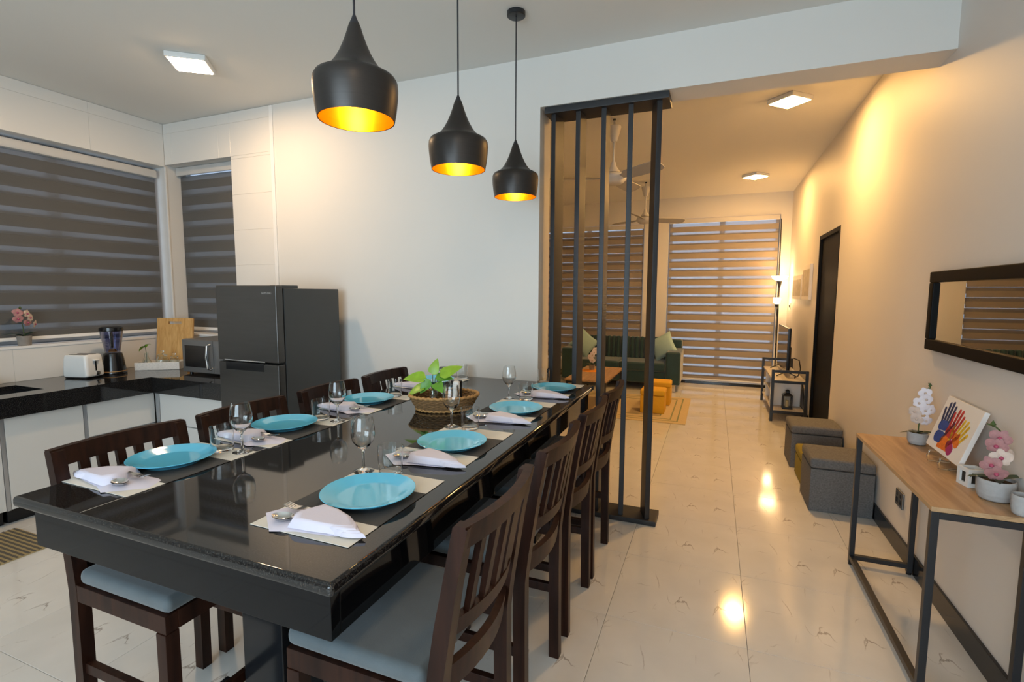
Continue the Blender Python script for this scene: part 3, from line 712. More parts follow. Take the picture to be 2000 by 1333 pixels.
# ------------------------------------------------------------------ plants helpers
def leaf_mesh(L, Wd, curl=0.25, fold=0.15, heart=False, n=8):
    mb = MB(); v = []; f = []
    for i in range(n+1):
        t = i/n
        w = Wd*(math.sin(PI*min(1, t**0.75))**0.8 if not heart else math.sin(PI*t**0.55)**0.75)
        x = L*t; z = -curl*L*t*t
        v += [(x, -w/2, z+fold*w), (x, 0, z), (x, w/2, z+fold*w), (x, 0, z-0.0012)]
    for i in range(n):
        a, b = i*4, (i+1)*4
        f += [(a, a+1, b+1, b), (a+1, a+2, b+2, b+1), (a+2, a+3, b+3, b+2), (a+3, a, b, b+3)]
    mb.add(v, f); return mb
def petal(mb, L, Wd, R, th=0.0016):
    v = []; f = []; n = 5
    for i in range(n+1):
        t = i/n; w = Wd*max(0.04, math.sin(PI*min(0.97, 0.08+t*0.89)**1.15)**0.55); x = L*t; z = 0.12*L*math.sin(PI*t)
        v += [(x, -w/2, z), (x, 0, z+th), (x, w/2, z), (x, 0, z-th)]
    for i in range(n):
        a, b = i*4, (i+1)*4
        for j in range(4): f.append((a+j, a+(j+1) % 4, b+(j+1) % 4, b+j))
    mb.add(v, f, R)
def blossom_mesh(s, m1, m2):
    mb = MB()
    for k, (L, Wd) in enumerate(((1, 0.75), (0.98, 1.05), (0.85, 0.7), (0.85, 0.7), (0.98, 1.05))):
        a = PI/2+k*2*PI/5
        petal(mb, L*s, Wd*s, Matrix.Rotation(a, 4, 'Z'))
    me = mb.mesh('blossom', True, 60); me.materials.append(m1)
    return me
def aim(o, d, roll=0.0):
    o.rotation_euler = (Vector(d).to_track_quat('Z', 'Y') @ Matrix.Rotation(roll, 3, 'Z').to_quaternion()).to_euler()
def orchid(label, loc, rz, pot_m, pot_prof, stem_pts, flowers, petal_ms, leaves, fs, group=None, sq=1.0, buds=()):
    e = thing('potted_orchid', label, 'orchid', loc, rz, group)
    MB().lathe(pot_prof, 28, sx=sq, sy=sq, cap0=True, cap1=False).build('pot', pot_m, e, ang=50)
    rt = pot_prof[-1][0]; zt = max(z for _, z in pot_prof)
    MB().lathe([(0.0, zt-0.010), (rt*sq, zt-0.012)], 20).build('soil', M['soil'], e)
    MB().tube(stem_pts, 0.0028, 7).build('stem', M['stem'], e)
    ms = [blossom_mesh(fs, pm, None) for pm in petal_ms]
    lip = MB().lathe([(0.0005, 0.0), (fs*0.22, fs*0.10), (fs*0.15, fs*0.28), (0.0005, fs*0.36)], 8).mesh('blossom_centre', True, 60); lip.materials.append(M['petal_c'] if petal_ms[0] is not M['petal_w'] else M['petal_pp'])
    for i, (p, d) in enumerate(flowers):
        o = link('blossom', ms[i % len(ms)], e, p); aim(o, d, random.uniform(-0.6, 0.6))
        link('blossom_centre', lip, o)
    for p in buds:
        MB().lathe([(0.0005, 0), (fs*0.28, fs*0.3), (0.0005, fs*0.75)], 8).build('bud', M['stem'], e, p)
    for L, Wd, a, up, curl in leaves:
        o = leaf_mesh(L, Wd, curl).build('leaf', M['leaf_d'], e, (0, 0, zt-0.005), ang=60)
        o.rotation_euler = (0, -up, a)
    return e

# ------------------------------------------------------------------ centrepiece basket
BX, BY = -1.275, 2.235; BR = math.radians(32)
bk = thing('wicker_basket', 'oval brown wicker basket in the middle of the dining table', 'basket', (BX, BY, TZ+0.0005), BR)
ax, ay = 0.172, 0.130; nr = 9
mb = MB()
mb.lathe([(0.0, 0.001), (1.0, 0.001), (1.0, 0.006), (0.0, 0.006)], 40, sx=ax*0.80, sy=ay*0.80, cap0=False, cap1=False)
for i in range(nr):
    t = i/(nr-1); sx = ax*(0.80+0.20*t); sy = ay*(0.80+0.20*t); z = 0.008+0.062*t
    pts = []
    for k in range(96):
        a = 2*PI*k/96; w = 1+0.022*math.cos(24*a+PI*(i % 2)*1.0)
        pts.append((sx*w*math.cos(a), sy*w*math.sin(a), z+0.0015*math.sin(24*a+i)))
    mb.tube(pts, 0.0052, 6, closed=True)
mb.build('woven_side', M['wicker'], bk, ang=60)
for z, s, r in ((0.076, 1.02, 0.0075), (0.0085, 0.83, 0.006)):
    pts = []
    for k in range(110):
        a = 2*PI*k/110; w = s*(1+0.010*math.cos(36*a))
        pts.append((ax*w*math.cos(a), ay*w*math.sin(a), z+0.0028*math.sin(36*a)))
    MB().tube(pts, r, 8, closed=True).build('rim', M['wicker_l'], bk, ang=60)
zb = TZ+0.0075
def bpos(u, v): c, s = math.cos(BR), math.sin(BR); return (BX+u*c-v*s, BY+u*s+v*c)
# water jar with cuttings
p = bpos(-0.055, -0.015)
jar = thing('pothos_jar', 'bright green leafy cutting in a clear jar inside the basket', 'plant', (*p, zb))
MB().lathe([(0.0, 0.0), (0.028, 0.0), (0.032, 0.004), (0.032, 0.055), (0.022, 0.07), (0.020, 0.095), (0.0185, 0.095), (0.0205, 0.07), (0.030, 0.054), (0.030, 0.006), (0.0, 0.004)], 24, cap0=False, cap1=False).build('jar', M['glass2'], jar, ang=60)
stems = [((0.0, 0.0, 0.01), (0.005, -0.004, 0.09), (-0.035, -0.01, 0.155)), ((0.004, 0.0, 0.01), (0.0, 0.0, 0.10), (-0.005, 0.0, 0.175)), ((-0.004, 0.003, 0.01), (0.003, 0.002, 0.10), (0.035, 0.01, 0.165)), ((0.0, 0.004, 0.01), (-0.004, 0.0, 0.085), (-0.035, -0.015, 0.115)), ((0.002, 0.0, 0.01), (0.004, 0.0, 0.09), (0.02, -0.012, 0.135)), ((0.001, 0.002, 0.01), (0.0, 0.0, 0.09), (-0.012, -0.012, 0.15)), ((0.003, -0.002, 0.01), (0.004, 0.0, 0.09), (0.012, 0.0, 0.16))]
for i, s in enumerate(stems):
    MB().tube(s, 0.0022, 6).build('stem', M['stem'], jar)
    L, Wd, dd, nn = ((0.115, 0.075, (-0.75, -0.45, 0.12), (0.2, -0.6, 0.75)), (0.085, 0.055, (0.25, 0.1, 0.95), (0.35, -0.9, 0.2)), (0.125, 0.07, (0.75, 0.45, 0.55), (0.1, -0.75, 0.65)), (0.105, 0.07, (-0.7, -0.45, -0.25), (0.0, -0.5, 0.85)), (0.08, 0.06, (0.4, -0.3, -0.15), (0.3, -0.7, 0.6)), (0.085, 0.055, (-0.35, -0.35, -0.55), (0.3, -0.8, 0.4)), (0.09, 0.055, (0.55, 0.2, 0.05), (0.3, -0.6, 0.7)))[i]
    o = leaf_mesh(L, Wd, 0.25, 0.12, True).build('leaf', M['leaf_b'] if i < 4 else M['leaf'], jar, s[2], ang=60)
    xa = Vector(dd).normalized(); za = Vector(nn); za = (za-xa*za.dot(xa)).normalized(); ya = za.cross(xa)
    o.rotation_euler = Matrix(((xa.x, ya.x, za.x), (xa.y, ya.y, za.y), (xa.z, ya.z, za.z))).to_euler()
p = bpos(0.0, 0.055)
bot = thing('glass_bottle', 'tall clear glass bottle with stopper behind the cutting in the basket', 'bottle', (*p, zb))
MB().lathe([(0.0, 0.0), (0.036, 0.0), (0.038, 0.005), (0.038, 0.12), (0.034, 0.145), (0.020, 0.165), (0.018, 0.175), (0.0165, 0.175), (0.0185, 0.163), (0.032, 0.143), (0.036, 0.12), (0.036, 0.006), (0.0, 0.005)], 28, cap0=False, cap1=False).build('bottle_body', M['glass2'], bot, ang=60)
MB().lathe([(0.015, 0.170), (0.016, 0.178), (0.023, 0.183), (0.024, 0.198), (0.020, 0.205), (0.0, 0.207)], 24).build('stopper', M['glass2'], bot, ang=50)
heart = []
for k in range(24):
    t = 2*PI*k/24; heart.append((0.0011*16*math.sin(t)**3, 0.0011*(13*math.cos(t)-5*math.cos(2*t)-2*math.cos(3*t)-math.cos(4*t))))
MB().prism(heart, 0.0, 0.003, Matrix.Translation((0.014, -0.040, 0.085)) @ Matrix.Rotation(0.32, 4, 'Z') @ Matrix.Rotation(PI/2, 4, 'X')).build('heart_tag', M['salt'], bot)
p = bpos(0.062, -0.018)
sl = thing('salt_grinder', 'white salt grinder standing in the basket', 'grinder', (*p, zb))
MB().lathe([(0.017, 0.0), (0.018, 0.004), (0.0165, 0.10)], 20).build('body', M['salt'], sl); MB().lathe([(0.0175, 0.101), (0.0185, 0.104), (0.0175, 0.135), (0.012, 0.14)], 20).build('cap', M['salt'], sl)
p = bpos(0.078, 0.03)
pp = thing('pepper_grinder', 'black pepper grinder standing in the basket', 'grinder', (*p, zb))
MB().lathe([(0.017, 0.0), (0.018, 0.004), (0.0165, 0.10)], 20).build('body', M['pepper'], pp); MB().lathe([(0.0175, 0.101), (0.0185, 0.104), (0.0175, 0.132), (0.012, 0.136)], 20).build('cap', M['blackgloss'], pp)
p = bpos(0.015, -0.002)
cs = thing('coaster_box', 'small brown slatted wooden holder inside the basket', 'holder', (*p, zb), BR)
for k in range(5): MB().box((0, 0, 0.010+0.017*k), (0.042, 0.036, 0.014), 0.003).build('slat', M['wicker_l'], cs)
p = bpos(0.02, -0.058)
tag(MB().box((0, 0, 0.016), (0.05, 0.028, 0.032), 0.004).build('sachet_stack', M['red'], None, (*p, zb), BR), 'small red packet lying in the basket', 'packet')

# ------------------------------------------------------------------ kitchen cabinets and worktop
CZ, CA = 0.83, 0.125            # counter height, apron height
KX, KY = -4.065, 2.54           # counter front edges (left run x, back run y)
YK0 = 0.0
wk = thing('worktop', 'L-shaped polished black granite kitchen worktop', 'worktop', (XL, YF, 0))
SX0, SX1, SY0, SY1 = 0.17, 0.52, -1.75, -1.27    # sink cut-out relative to the corner
def wkbox(x0, x1, y0, y1, z0, z1, nm='slab', m='granite', bev=0.0): return MB().bb(x0, x1, y0, y1, z0, z1, bev).build(nm, M[m], wk, smooth=bev > 0)
dX, dY = KX-XL, KY-YF
mb = wall_boxes(MB(), YK0-YF, -0.008, 0.008, dX, CZ-0.03, CZ, 'Z', []) if False else MB()
for x0, x1, y0, y1 in ((0.008, dX, SY1, -0.008), (0.008, SX0, SY0, SY1), (SX1, dX, SY0, SY1), (0.008, dX, YK0-YF, SY0), (dX, -3.285-XL, dY, -0.008)):
    mb.bb(x0, x1, y0, y1, CZ-0.03, CZ)
mb.build('slab', M['granite'], wk, smooth=False)
wkbox(dX-0.03, dX, YK0-YF, dY, CZ-CA, CZ-0.0305, 'front_edge'); wkbox(dX-0.03, -3.285-XL, dY, dY+0.03, CZ-CA, CZ-0.0305, 'front_edge')
sk = MB()
for x0, x1, y0, y1, z0, z1 in ((SX0, SX1, SY0, SY1, CZ-0.125, CZ-0.117), (SX0-0.004, SX0, SY0, SY1, CZ-0.125, CZ-0.031), (SX1, SX1+0.004, SY0, SY1, CZ-0.125, CZ-0.031), (SX0, SX1, SY0-0.004, SY0, CZ-0.125, CZ-0.031), (SX0, SX1, SY1, SY1+0.004, CZ-0.125, CZ-0.031)):
    sk.bb(x0, x1, y0, y1, z0, z1)
tag(sk.build('sink', M['blackmetal'], None, (XL, YF, 0), smooth=False), 'black sink bowl sunk into the worktop below the wide window', 'sink')
fc = thing('faucet', 'black kitchen faucet behind the sink at the left picture edge', 'faucet', (XL+0.10, YF-1.40, CZ))
MB().lathe([(0.026, 0.0005), (0.026, 0.05), (0.018, 0.055)], 20).build('base', M['blackmetal'], fc)
MB().tube([(0, 0, 0.05), (0, -0.05, 0.055), (0, -0.12, 0.058)], 0.012, 12).build('lever', M['blackmetal'], fc)
FX, FY = KX-0.045, KY+0.045     # cabinet fronts
ZC0, ZC1 = 0.10, CZ-CA-0.004
def door_panel(parent, axis, a, b, z0, z1, nm):
    mb = MB()
    if axis == 'Y': mb.bb(FX-0.02, FX, a+0.002, b-0.002, z0, z1, 0.002)
    else: mb.bb(a+0.002, b-0.002, FY, FY+0.02, z0, z1, 0.002)
    return mb.build(nm, M['cab'], parent)
def cab(label, axis, a, b, fronts):
    e = thing('base_cabinet', label, 'cabinet', (0, 0, 0), 0, 'white kitchen base cabinets')
    if axis == 'Y':
        MB().bb(XL+0.01, FX-0.021, a+0.0005, b-0.0005, ZC0, ZC1).build('body', M['cab'], e, smooth=False)
        MB().bb(XL+0.05, FX-0.06, a+0.0005, b-0.0005, 0.0005, ZC0).build('plinth', M['blackpaint'], e, smooth=False)
    else:
        MB().bb(a+0.0005, b-0.0005, FY+0.021, YF-0.01, ZC0, ZC1).build('body', M['cab'], e, smooth=False)
        MB().bb(a+0.0005, b-0.0005, FY+0.06, YF-0.05, 0.0005, ZC0).build('plinth', M['blackpaint'], e, smooth=False)
    for z0, z1, nm in fronts: door_panel(e, axis, a, b, z0, z1, nm)
    return e
dr2 = ((ZC0+0.004, 0.449, 'drawer_front'), (0.458, ZC1-0.002, 'drawer_front'))
full = ((ZC0+0.004, ZC1-0.002, 'door'),)
def profile(axis, u, w=0.022):
    mb = MB()
    if axis == 'Y': mb.bb(FX-0.022, FX+0.001, u-w/2, u+w/2, ZC0, ZC1, 0.002)
    else: mb.bb(u-w/2, u+w/2, FY-0.001, FY+0.022, ZC0, ZC1, 0.002)
    return mb
cab('white cabinet with a full door, leftmost below the sink', 'Y', 1.13, 1.645, full)
c2 = cab('white cabinet with a full door between the sink cabinet and the drawers', 'Y', 1.667, 2.095, full); profile('Y', 1.656).build('edge_profile', M['alum'], c2)
c3 = cab('white two-drawer cabinet in the long run beside the corner', 'Y', 2.117, 2.583, dr2); profile('Y', 2.106).build('edge_profile', M['alum'], c3)
c4 = cab('white two-drawer cabinet beside the refrigerator', 'X', FX+0.055, -3.35, dr2); profile('X', FX+0.03, 0.045).build('edge_profile', M['alum'], c4); profile('X', -3.338).build('edge_profile', M['alum'], c4)

# ------------------------------------------------------------------ refrigerator
RX0, RX1, RY0, RY1, RH = -3.255, -2.69, 2.50, 3.10, 1.535
fr = thing('refrigerator', 'dark graphite two-door refrigerator beside the worktop', 'refrigerator', ((RX0+RX1)/2, (RY0+RY1)/2, 0))
hw, hd = (RX1-RX0)/2, (RY1-RY0)/2
MB().bb(-hw, hw, -hd+0.068, hd, 0.02, RH-0.012, 0.006).build('body', M['fridgeside'], fr)
for nm, z0, z1 in (('freezer_door', 1.02, RH+0.008), ('lower_door', 0.05, 1.008)):
    d = MB().bb(-hw, hw, -hd, -hd+0.06, z0, z1, 0.008, seg=3).build(nm, M['fridge'], fr)
    if nm == 'freezer_door':
        fd = d
        MB().bb(-hw+0.06, hw-0.12, -hd-0.001, -hd+0.03, z0-0.002, z0+0.006, 0.002).build('handle_strip', M['chrome'], d)
    else: MB().bb(-hw+0.07, hw-0.13, -hd-0.0015, -hd+0.03, z1-0.055, z1+0.002, 0.004).build('handle_recess', M['blackgloss'], d)
MB().bb(-hw+0.01, hw-0.01, -hd+0.061, -hd+0.067, 0.06, RH-0.02).build('door_gasket', M['blackgloss'], fr, smooth=False)
MB().bb(hw-0.075, hw-0.005, -hd+0.02, -hd+0.20, RH-0.011, RH+0.010, 0.004).build('hinge_cover', M['fridgeside'], fr)
for sx in (-1, 1):
    for sy in (-1, 1): MB().lathe([(0.02, 0.0005), (0.02, 0.02)], 14, (sx*(hw-0.05), sy*(hd-0.09), 0)).build('foot', M['blackgloss'], fr)
def text_mesh(s, size, ext=0.0006):
    cu = bpy.data.curves.new('txt', 'FONT'); cu.body = s; cu.size = size; cu.extrude = ext; cu.align_x = 'CENTER'; cu.align_y = 'CENTER'
    o = bpy.data.objects.new('txt', cu); COL.objects.link(o)
    me = bpy.data.meshes.new_from_object(o.evaluated_get(bpy.context.evaluated_depsgraph_get()))
    bpy.data.objects.remove(o); bpy.data.curves.remove(cu); return me
tm = text_mesh('SAMSUNG', 0.020); tm.materials.append(M['text'])
lg = link('logo', tm, fd, (hw-0.085, -hd-0.0008, RH-0.045)); lg.rotation_euler = (PI/2, 0, 0)

# ------------------------------------------------------------------ things on the worktop and sill
tz = CZ+0.0005
to = thing('toaster', 'white two-slot toaster on the worktop', 'toaster', (-4.53, 2.335, tz), math.radians(15))
secs = []
for z, s in ((0.012, 0.94), (0.02, 1.0), (0.08, 1.0), (0.15, 0.95), (0.172, 0.91), (0.180, 0.84)):
    a, b, c = 0.108*s, 0.078*s, 0.025
    ring = []
    for cx, cy, st in ((a-c, b-c, 0), (-a+c, b-c, 1), (-a+c, -b+c, 2), (a-c, -b+c, 3)):
        for k in range(4): ang = st*PI/2+k*PI/6; ring.append((cx+c*math.cos(ang), cy+c*math.sin(ang), z))
    secs.append(ring)
MB().strip(secs).build('body', M['white_plastic'], to, ang=40)
MB().bb(-0.095, 0.095, -0.068, 0.068, 0.0, 0.012, 0.004).build('base', M['blackgloss'], to)
for x in (-0.032, 0.032): MB().bb(-0.07, 0.07, x-0.013, x+0.013, 0.178, 0.1825).build('slot', M['blackgloss'], to)
MB().bb(0.1065, 0.1095, -0.006, 0.006, 0.055, 0.14, 0.001).build('lever_slot', M['blackgloss'], to)
MB().box((0.114, 0, 0.138), (0.022, 0.042, 0.014), 0.005).build('lever', M['white_plastic'], to)
MB().lathe([(0.017, 0.0), (0.015, 0.010), (0.0, 0.011)], 18, M=Matrix.Rotation(PI/2, 4, 'Y'), c=(0.106, 0.012, 0.035)).build('dial', M['chrome'], to)
bl = thing('blender', 'black blender with a smoky jug beside the toaster', 'blender', (-4.53, 2.545, tz), math.radians(-30))
MB().lathe([(0.085, 0.0), (0.088, 0.006), (0.083, 0.03), (0.070, 0.13), (0.062, 0.165), (0.055, 0.17)], 28).build('motor_base', M['blackgloss'], bl)
MB().lathe([(0.0862, 0.018), (0.0875, 0.020), (0.0862, 0.024)], 28, cap0=False, cap1=False).build('trim_ring', M['wicker_l'], bl)
MB().lathe([(0.048, 0.171), (0.052, 0.18), (0.078, 0.345), (0.0755, 0.345), (0.050, 0.183)], 28, cap0=False, cap1=False).build('jug', M['jug'], bl, ang=50)
MB().lathe([(0.0, 0.178), (0.030, 0.178), (0.02, 0.20), (0.0, 0.205)], 14).build('blade_hub', M['orange'], bl)
MB().lathe([(0.079, 0.345), (0.081, 0.35), (0.079, 0.375), (0.06, 0.382), (0.0, 0.384)], 28).build('lid', M['blackgloss'], bl)
MB().tube([(0.078, 0.0, 0.335), (0.125, 0.0, 0.335), (0.142, 0.0, 0.315), (0.137, 0.0, 0.255), (0.11, 0.0, 0.225), (0.062, 0.0, 0.222)], 0.009, 10).build('handle', M['blackgloss'], bl)
tr = thing('lace_tray', 'white lace-edged tray holding glass jars in the worktop corner', 'tray', (-4.43, 2.86, tz), math.radians(36))
MB().box((0, 0, 0.008), (0.33, 0.17, 0.015), 0.004).build('base', M['tray'], tr)
for x0, x1, y0, y1 in ((-0.168, 0.168, -0.088, -0.080), (-0.168, 0.168, 0.080, 0.088), (-0.168, -0.160, -0.08, 0.08), (0.160, 0.168, -0.08, 0.08)):
    MB().bb(x0, x1, y0, y1, 0.0, 0.066, 0.003).build('rim', M['tray'], tr)
def tpos(u, v): a = math.radians(36); return (-4.43+u*math.cos(a)-v*math.sin(a), 2.86+u*math.sin(a)+v*math.cos(a), tz+0.0165)
def jarobj(label, loc, s):
    e = thing('glass_jar', label, 'jar', loc, 0, 'small lidded glass jars')
    MB().lathe([(0.0, 0.0), (0.036*s, 0.0), (0.04*s, 0.006), (0.042*s, 0.05*s), (0.032*s, 0.075*s), (0.03*s, 0.082*s), (0.028*s, 0.082*s), (0.030*s, 0.072*s), (0.039*s, 0.05*s), (0.037*s, 0.008), (0.0, 0.006)], 24, cap0=False, cap1=False).build('body', M['glass2'], e, ang=60)
    MB().lathe([(0.033*s, 0.083*s), (0.034*s, 0.09*s), (0.018*s, 0.098*s), (0.008*s, 0.104*s), (0.014*s, 0.112*s), (0.012*s, 0.124*s), (0.0, 0.126*s)], 20).build('lid', M['glass2'], e, ang=50)
jarobj('lidded glass jar in the middle of the lace tray', tpos(0.01, 0.0), 1.15)
jarobj('lidded glass jar on the lace tray beside the microwave', tpos(0.105, -0.01), 0.95)
vz = thing('bud_vase', 'clear bottle vase with one bright leaf sprig on the lace tray', 'vase', tpos(-0.105, -0.01))
MB().lathe([(0.0, 0.0), (0.042, 0.0), (0.047, 0.008), (0.046, 0.025), (0.030, 0.055), (0.016, 0.085), (0.013, 0.115), (0.016, 0.125), (0.0145, 0.125), (0.0115, 0.114), (0.0145, 0.084), (0.028, 0.054), (0.043, 0.024), (0.0, 0.005)], 24, cap0=False, cap1=False).build('vase', M['glass2'], vz, ang=60)
MB().tube([(0, 0, 0.01), (0.002, 0, 0.12), (-0.006, -0.004, 0.19)], 0.0022, 6).build('stem', M['stem'], vz)
for L, Wd, a, up, z in ((0.075, 0.045, 3.4, -0.4, 0.185), (0.05, 0.03, 0.4, 0.5, 0.19), (0.045, 0.028, 1.9, 0.9, 0.17)):
    o = leaf_mesh(L, Wd, 0.3, 0.1, True).build('leaf', M['leaf_b'], vz, (-0.005, -0.003, z), ang=60); o.rotation_euler = (0, -up, a)
cbd = thing('cutting_board', 'bamboo cutting board leaning in the kitchen corner', 'cutting board', (-4.50, 3.02, tz), math.radians(20))
R = Matrix.Rotation(-0.12, 4, 'X')
mb = MB(); wall_boxes(mb, -0.165, 0.165, 0.0, 0.43, -0.009, 0.009, 'X', [(-0.06, 0.06, 0.375, 0.40)]); mb2 = MB().add(mb.v, mb.f, R); mb2.build('board', M['bamboo'], cbd, smooth=False)
mb = MB().bb(-0.125, 0.125, -0.0105, -0.0088, 0.03, 0.345); MB().add(mb.v, mb.f, R).build('inlay_panel', M['bamboo'], cbd, smooth=False)
mw = thing('microwave', 'grey steel microwave oven between the jars and the refrigerator', 'microwave', (-3.78, 2.94, tz), math.radians(0))
MB().bb(-0.235, 0.235, -0.16, 0.17, 0.012, 0.285, 0.006).build('body', M['steelgrey'], mw)
MB().bb(-0.233, 0.12, -0.178, -0.161, 0.016, 0.281, 0.006).build('door', M['steelgrey'], mw)
MB().bb(-0.20, 0.07, -0.1805, -0.177, 0.06, 0.235, 0.003).build('door_window', M['blackgloss'], mw)
MB().bb(0.123, 0.233, -0.178, -0.161, 0.016, 0.281, 0.006).build('control_panel', M['steelgrey'], mw)
MB().tube([(0.095, -0.176, 0.05), (0.095, -0.205, 0.06), (0.095, -0.215, 0.15), (0.095, -0.205, 0.24), (0.095, -0.176, 0.25)], 0.010, 10).build('handle', M['chrome'], mw)
for sx in (-1, 1):
    for sy in (-1, 1): MB().lathe([(0.014, 0.0), (0.014, 0.0125)], 10, (sx*0.2, sy*0.13, 0)).build('foot', M['blackgloss'], mw)
orchid('pink orchid in a stone-coloured pot on the kitchen window sill', (XL-0.03, 2.10, W1[2]+0.001), 0.3, M['pot_stone'], [(0.036, 0.0), (0.038, 0.004), (0.043, 0.070), (0.041, 0.072), (0.039, 0.066)],
       [(0, 0, 0.06), (0.003, -0.005, 0.13), (0.0, -0.012, 0.20), (-0.004, -0.03, 0.25)],
       [((0.02, -0.05, 0.245), (1, -0.4, 0.2)), ((0.025, 0.01, 0.235), (1, 0.3, 0.1)), ((0.02, -0.05, 0.20), (1, -0.3, -0.1)), ((0.025, 0.03, 0.205), (1, 0.3, 0.0)), ((0.02, 0.015, 0.17), (1, 0.1, -0.2)), ((0.02, 0.065, 0.155), (0.9, 0.6, -0.2))],
       [M['petal_p'], M['petal_pp']], [(0.13, 0.05, -PI/2-0.2, 0.45, 0.35), (0.11, 0.035, PI/2+0.15, 0.45, 0.2)], 0.034, buds=((0.0, -0.03, 0.255), (0.0, -0.012, 0.268)))
# woven mat on the kitchen floor
km = thing('kitchen_mat', 'striped straw-brown woven mat on the floor before the cabinets', 'mat', (-3.80, 1.10, 0.0005))
MB().bb(-0.235, 0.235, -0.55, 0.55, 0.0, 0.006, 0.002).build('base', M['jute_a'], km)
cord = MB().bb(-0.234, 0.234, -0.0065, 0.0065, 0.006, 0.0095, 0.0015, seg=1).mesh('stripe'); cord.materials.append(M['jute_b'])
for k in range(42): link('stripe', cord, km, (0, -0.535+k*0.0261, 0))

# ------------------------------------------------------------------ console table by the right wall
cX0, cX1, cY0, cY1, cZ = 0.752, 1.045, 2.165, 3.195, 0.745
cn = thing('console_table', 'slim oak-topped console table with black metal frame', 'console table', ((cX0+cX1)/2, (cY0+cY1)/2, 0))
a, b = (cX1-cX0)/2, (cY1-cY0)/2
MB().bb(-a, a, -b, b, cZ-0.018, cZ, 0.002).build('top', M['oak'], cn)
t = 0.0125; li = 0.014
for sx in (-1, 1):
    for sy in (-1, 1):
        MB().bb(sx*(a-li)-t, sx*(a-li)+t, sy*(b-li)-t, sy*(b-li)+t, 0.012, cZ-0.0185, 0.0015).build('leg', M['blackmetal'], cn)
        MB().lathe([(0.013, 0.0005), (0.013, 0.0115)], 10, (sx*(a-li), sy*(b-li), 0)).build('foot', M['blackgloss'], cn)
for sy in (-1, 1):
    for z in (0.045, cZ-0.032): MB().bb(-a+li+t, a-li-t, sy*(b-li)-t, sy*(b-li)+t, z-t, z+t, 0.0015).build('end_rail', M['blackmetal'], cn)
MB().bb(-a+li-t, -a+li+t, -b+li+t, b-li-t, 0.045-t, 0.045+t, 0.0015).build('long_rail', M['blackmetal'], cn)
MB().bb(a-li-t, a-li+t, -b+li+t, b-li-t, cZ-0.032-t, cZ-0.032+t, 0.0015).build('long_rail', M['blackmetal'], cn)
zc = cZ+0.0005
def ribbed(pr, step=0.005, amp=0.0007):
    out = []
    for (r0, z0), (r1, z1) in zip(pr, pr[1:]):
        n = max(1, int(abs(z1-z0)/step)*2) if r1 > r0 or abs(z1-z0) > 0.02 else 1
        for k in range(n): out.append((r0+(r1-r0)*k/n+(amp if k % 2 else 0), z0+(z1-z0)*k/n))
    return out+[pr[-1]]
POT = [(0.030, 0.0), (0.036, 0.004), (0.0425, 0.02), (0.044, 0.055), (0.043, 0.062), (0.040, 0.062), (0.039, 0.05)]; POT = ribbed(POT[:5])+POT[5:]
orchid('white orchid in a grey ribbed pot at the far end of the console', (0.985, 3.07, zc), 0.0, M['pot_grey'], POT,
       [(0, 0, 0.05), (0.004, 0.01, 0.12), (0.008, 0.0, 0.20), (0.02, -0.01, 0.255), (0.03, -0.015, 0.295), (0.022, -0.015, 0.318)],
       [((-0.015, -0.03, 0.215), (-0.5, -1, 0.2)), ((0.012, -0.03, 0.235), (0.1, -1, 0.1)), ((-0.03, -0.03, 0.17), (-0.6, -1, 0.0)), ((0.01, -0.035, 0.18), (0.0, -1, 0.1)), ((0.03, -0.03, 0.185), (0.4, -1, 0.0)), ((-0.022, -0.035, 0.135), (-0.3, -1, -0.2)), ((0.015, -0.035, 0.13), (0.2, -1, -0.2)), ((0.01, -0.02, 0.265), (-0.2, -1, 0.1))],
       [M['petal_w'], M['petal_w'], M['petal_pp']], [(0.095, 0.05, -2.0, 0.55, 0.35), (0.09, 0.035, 0.15, 0.2, 0.2), (0.07, 0.03, 2.8, 0.15, 0.3)], 0.030, buds=((0.028, -0.015, 0.296), (0.024, -0.015, 0.275)))
POT2 = [(0.040, 0.0), (0.048, 0.006), (0.054, 0.025), (0.056, 0.070), (0.055, 0.078), (0.051, 0.078), (0.050, 0.06)]; POT2 = ribbed(POT2[:5])+POT2[5:]
orchid('pink orchid in a grey ribbed pot on the console, nearer the camera', (0.995, 2.335, zc), 0.0, M['pot_grey'], POT2,
       [(0, 0, 0.06), (0.008, 0.0, 0.13), (0.015, -0.005, 0.20), (0.012, 0.0, 0.245), (-0.012, 0.01, 0.27), (-0.035, 0.02, 0.278)],
       [((-0.01, -0.02, 0.235), (-0.4, -1, -0.1)), ((-0.018, -0.02, 0.205), (-0.5, -1, -0.2)), ((-0.005, -0.03, 0.165), (-0.3, -1, 0.0)), ((-0.03, -0.03, 0.135), (-0.5, -1, -0.1)), ((-0.015, -0.03, 0.105), (-0.2, -1, -0.4)), ((0.01, -0.02, 0.175), (0.4, -0.9, 0.2))],
       [M['petal_p'], M['petal_p'], M['petal_pp']], [(0.115, 0.04, 0.0, 0.35, 0.15), (0.08, 0.04, 2.9, 0.25, 0.3), (0.06, 0.035, -1.8, 0.35, 0.3)], 0.035, buds=((-0.02, 0.012, 0.268),))
tag(MB().lathe([(a_*0.62, b_*0.9) for a_, b_ in POT2], 28, cap0=True, cap1=False).build('plant_pot', M['pot_grey'], None, (1.018, 2.200, zc)), 'grey ribbed pot cut by the right picture edge on the console', 'pot')
cu = thing('square_planter', 'small white square ceramic planter with a side opening on the console', 'planter', (0.978, 2.475, zc), math.radians(12))
mb = MB(); wall_boxes(mb, -0.032, 0.032, 0.0, 0.072, -0.032, -0.024, 'X', [(-0.02, 0.02, 0.015, 0.058)])
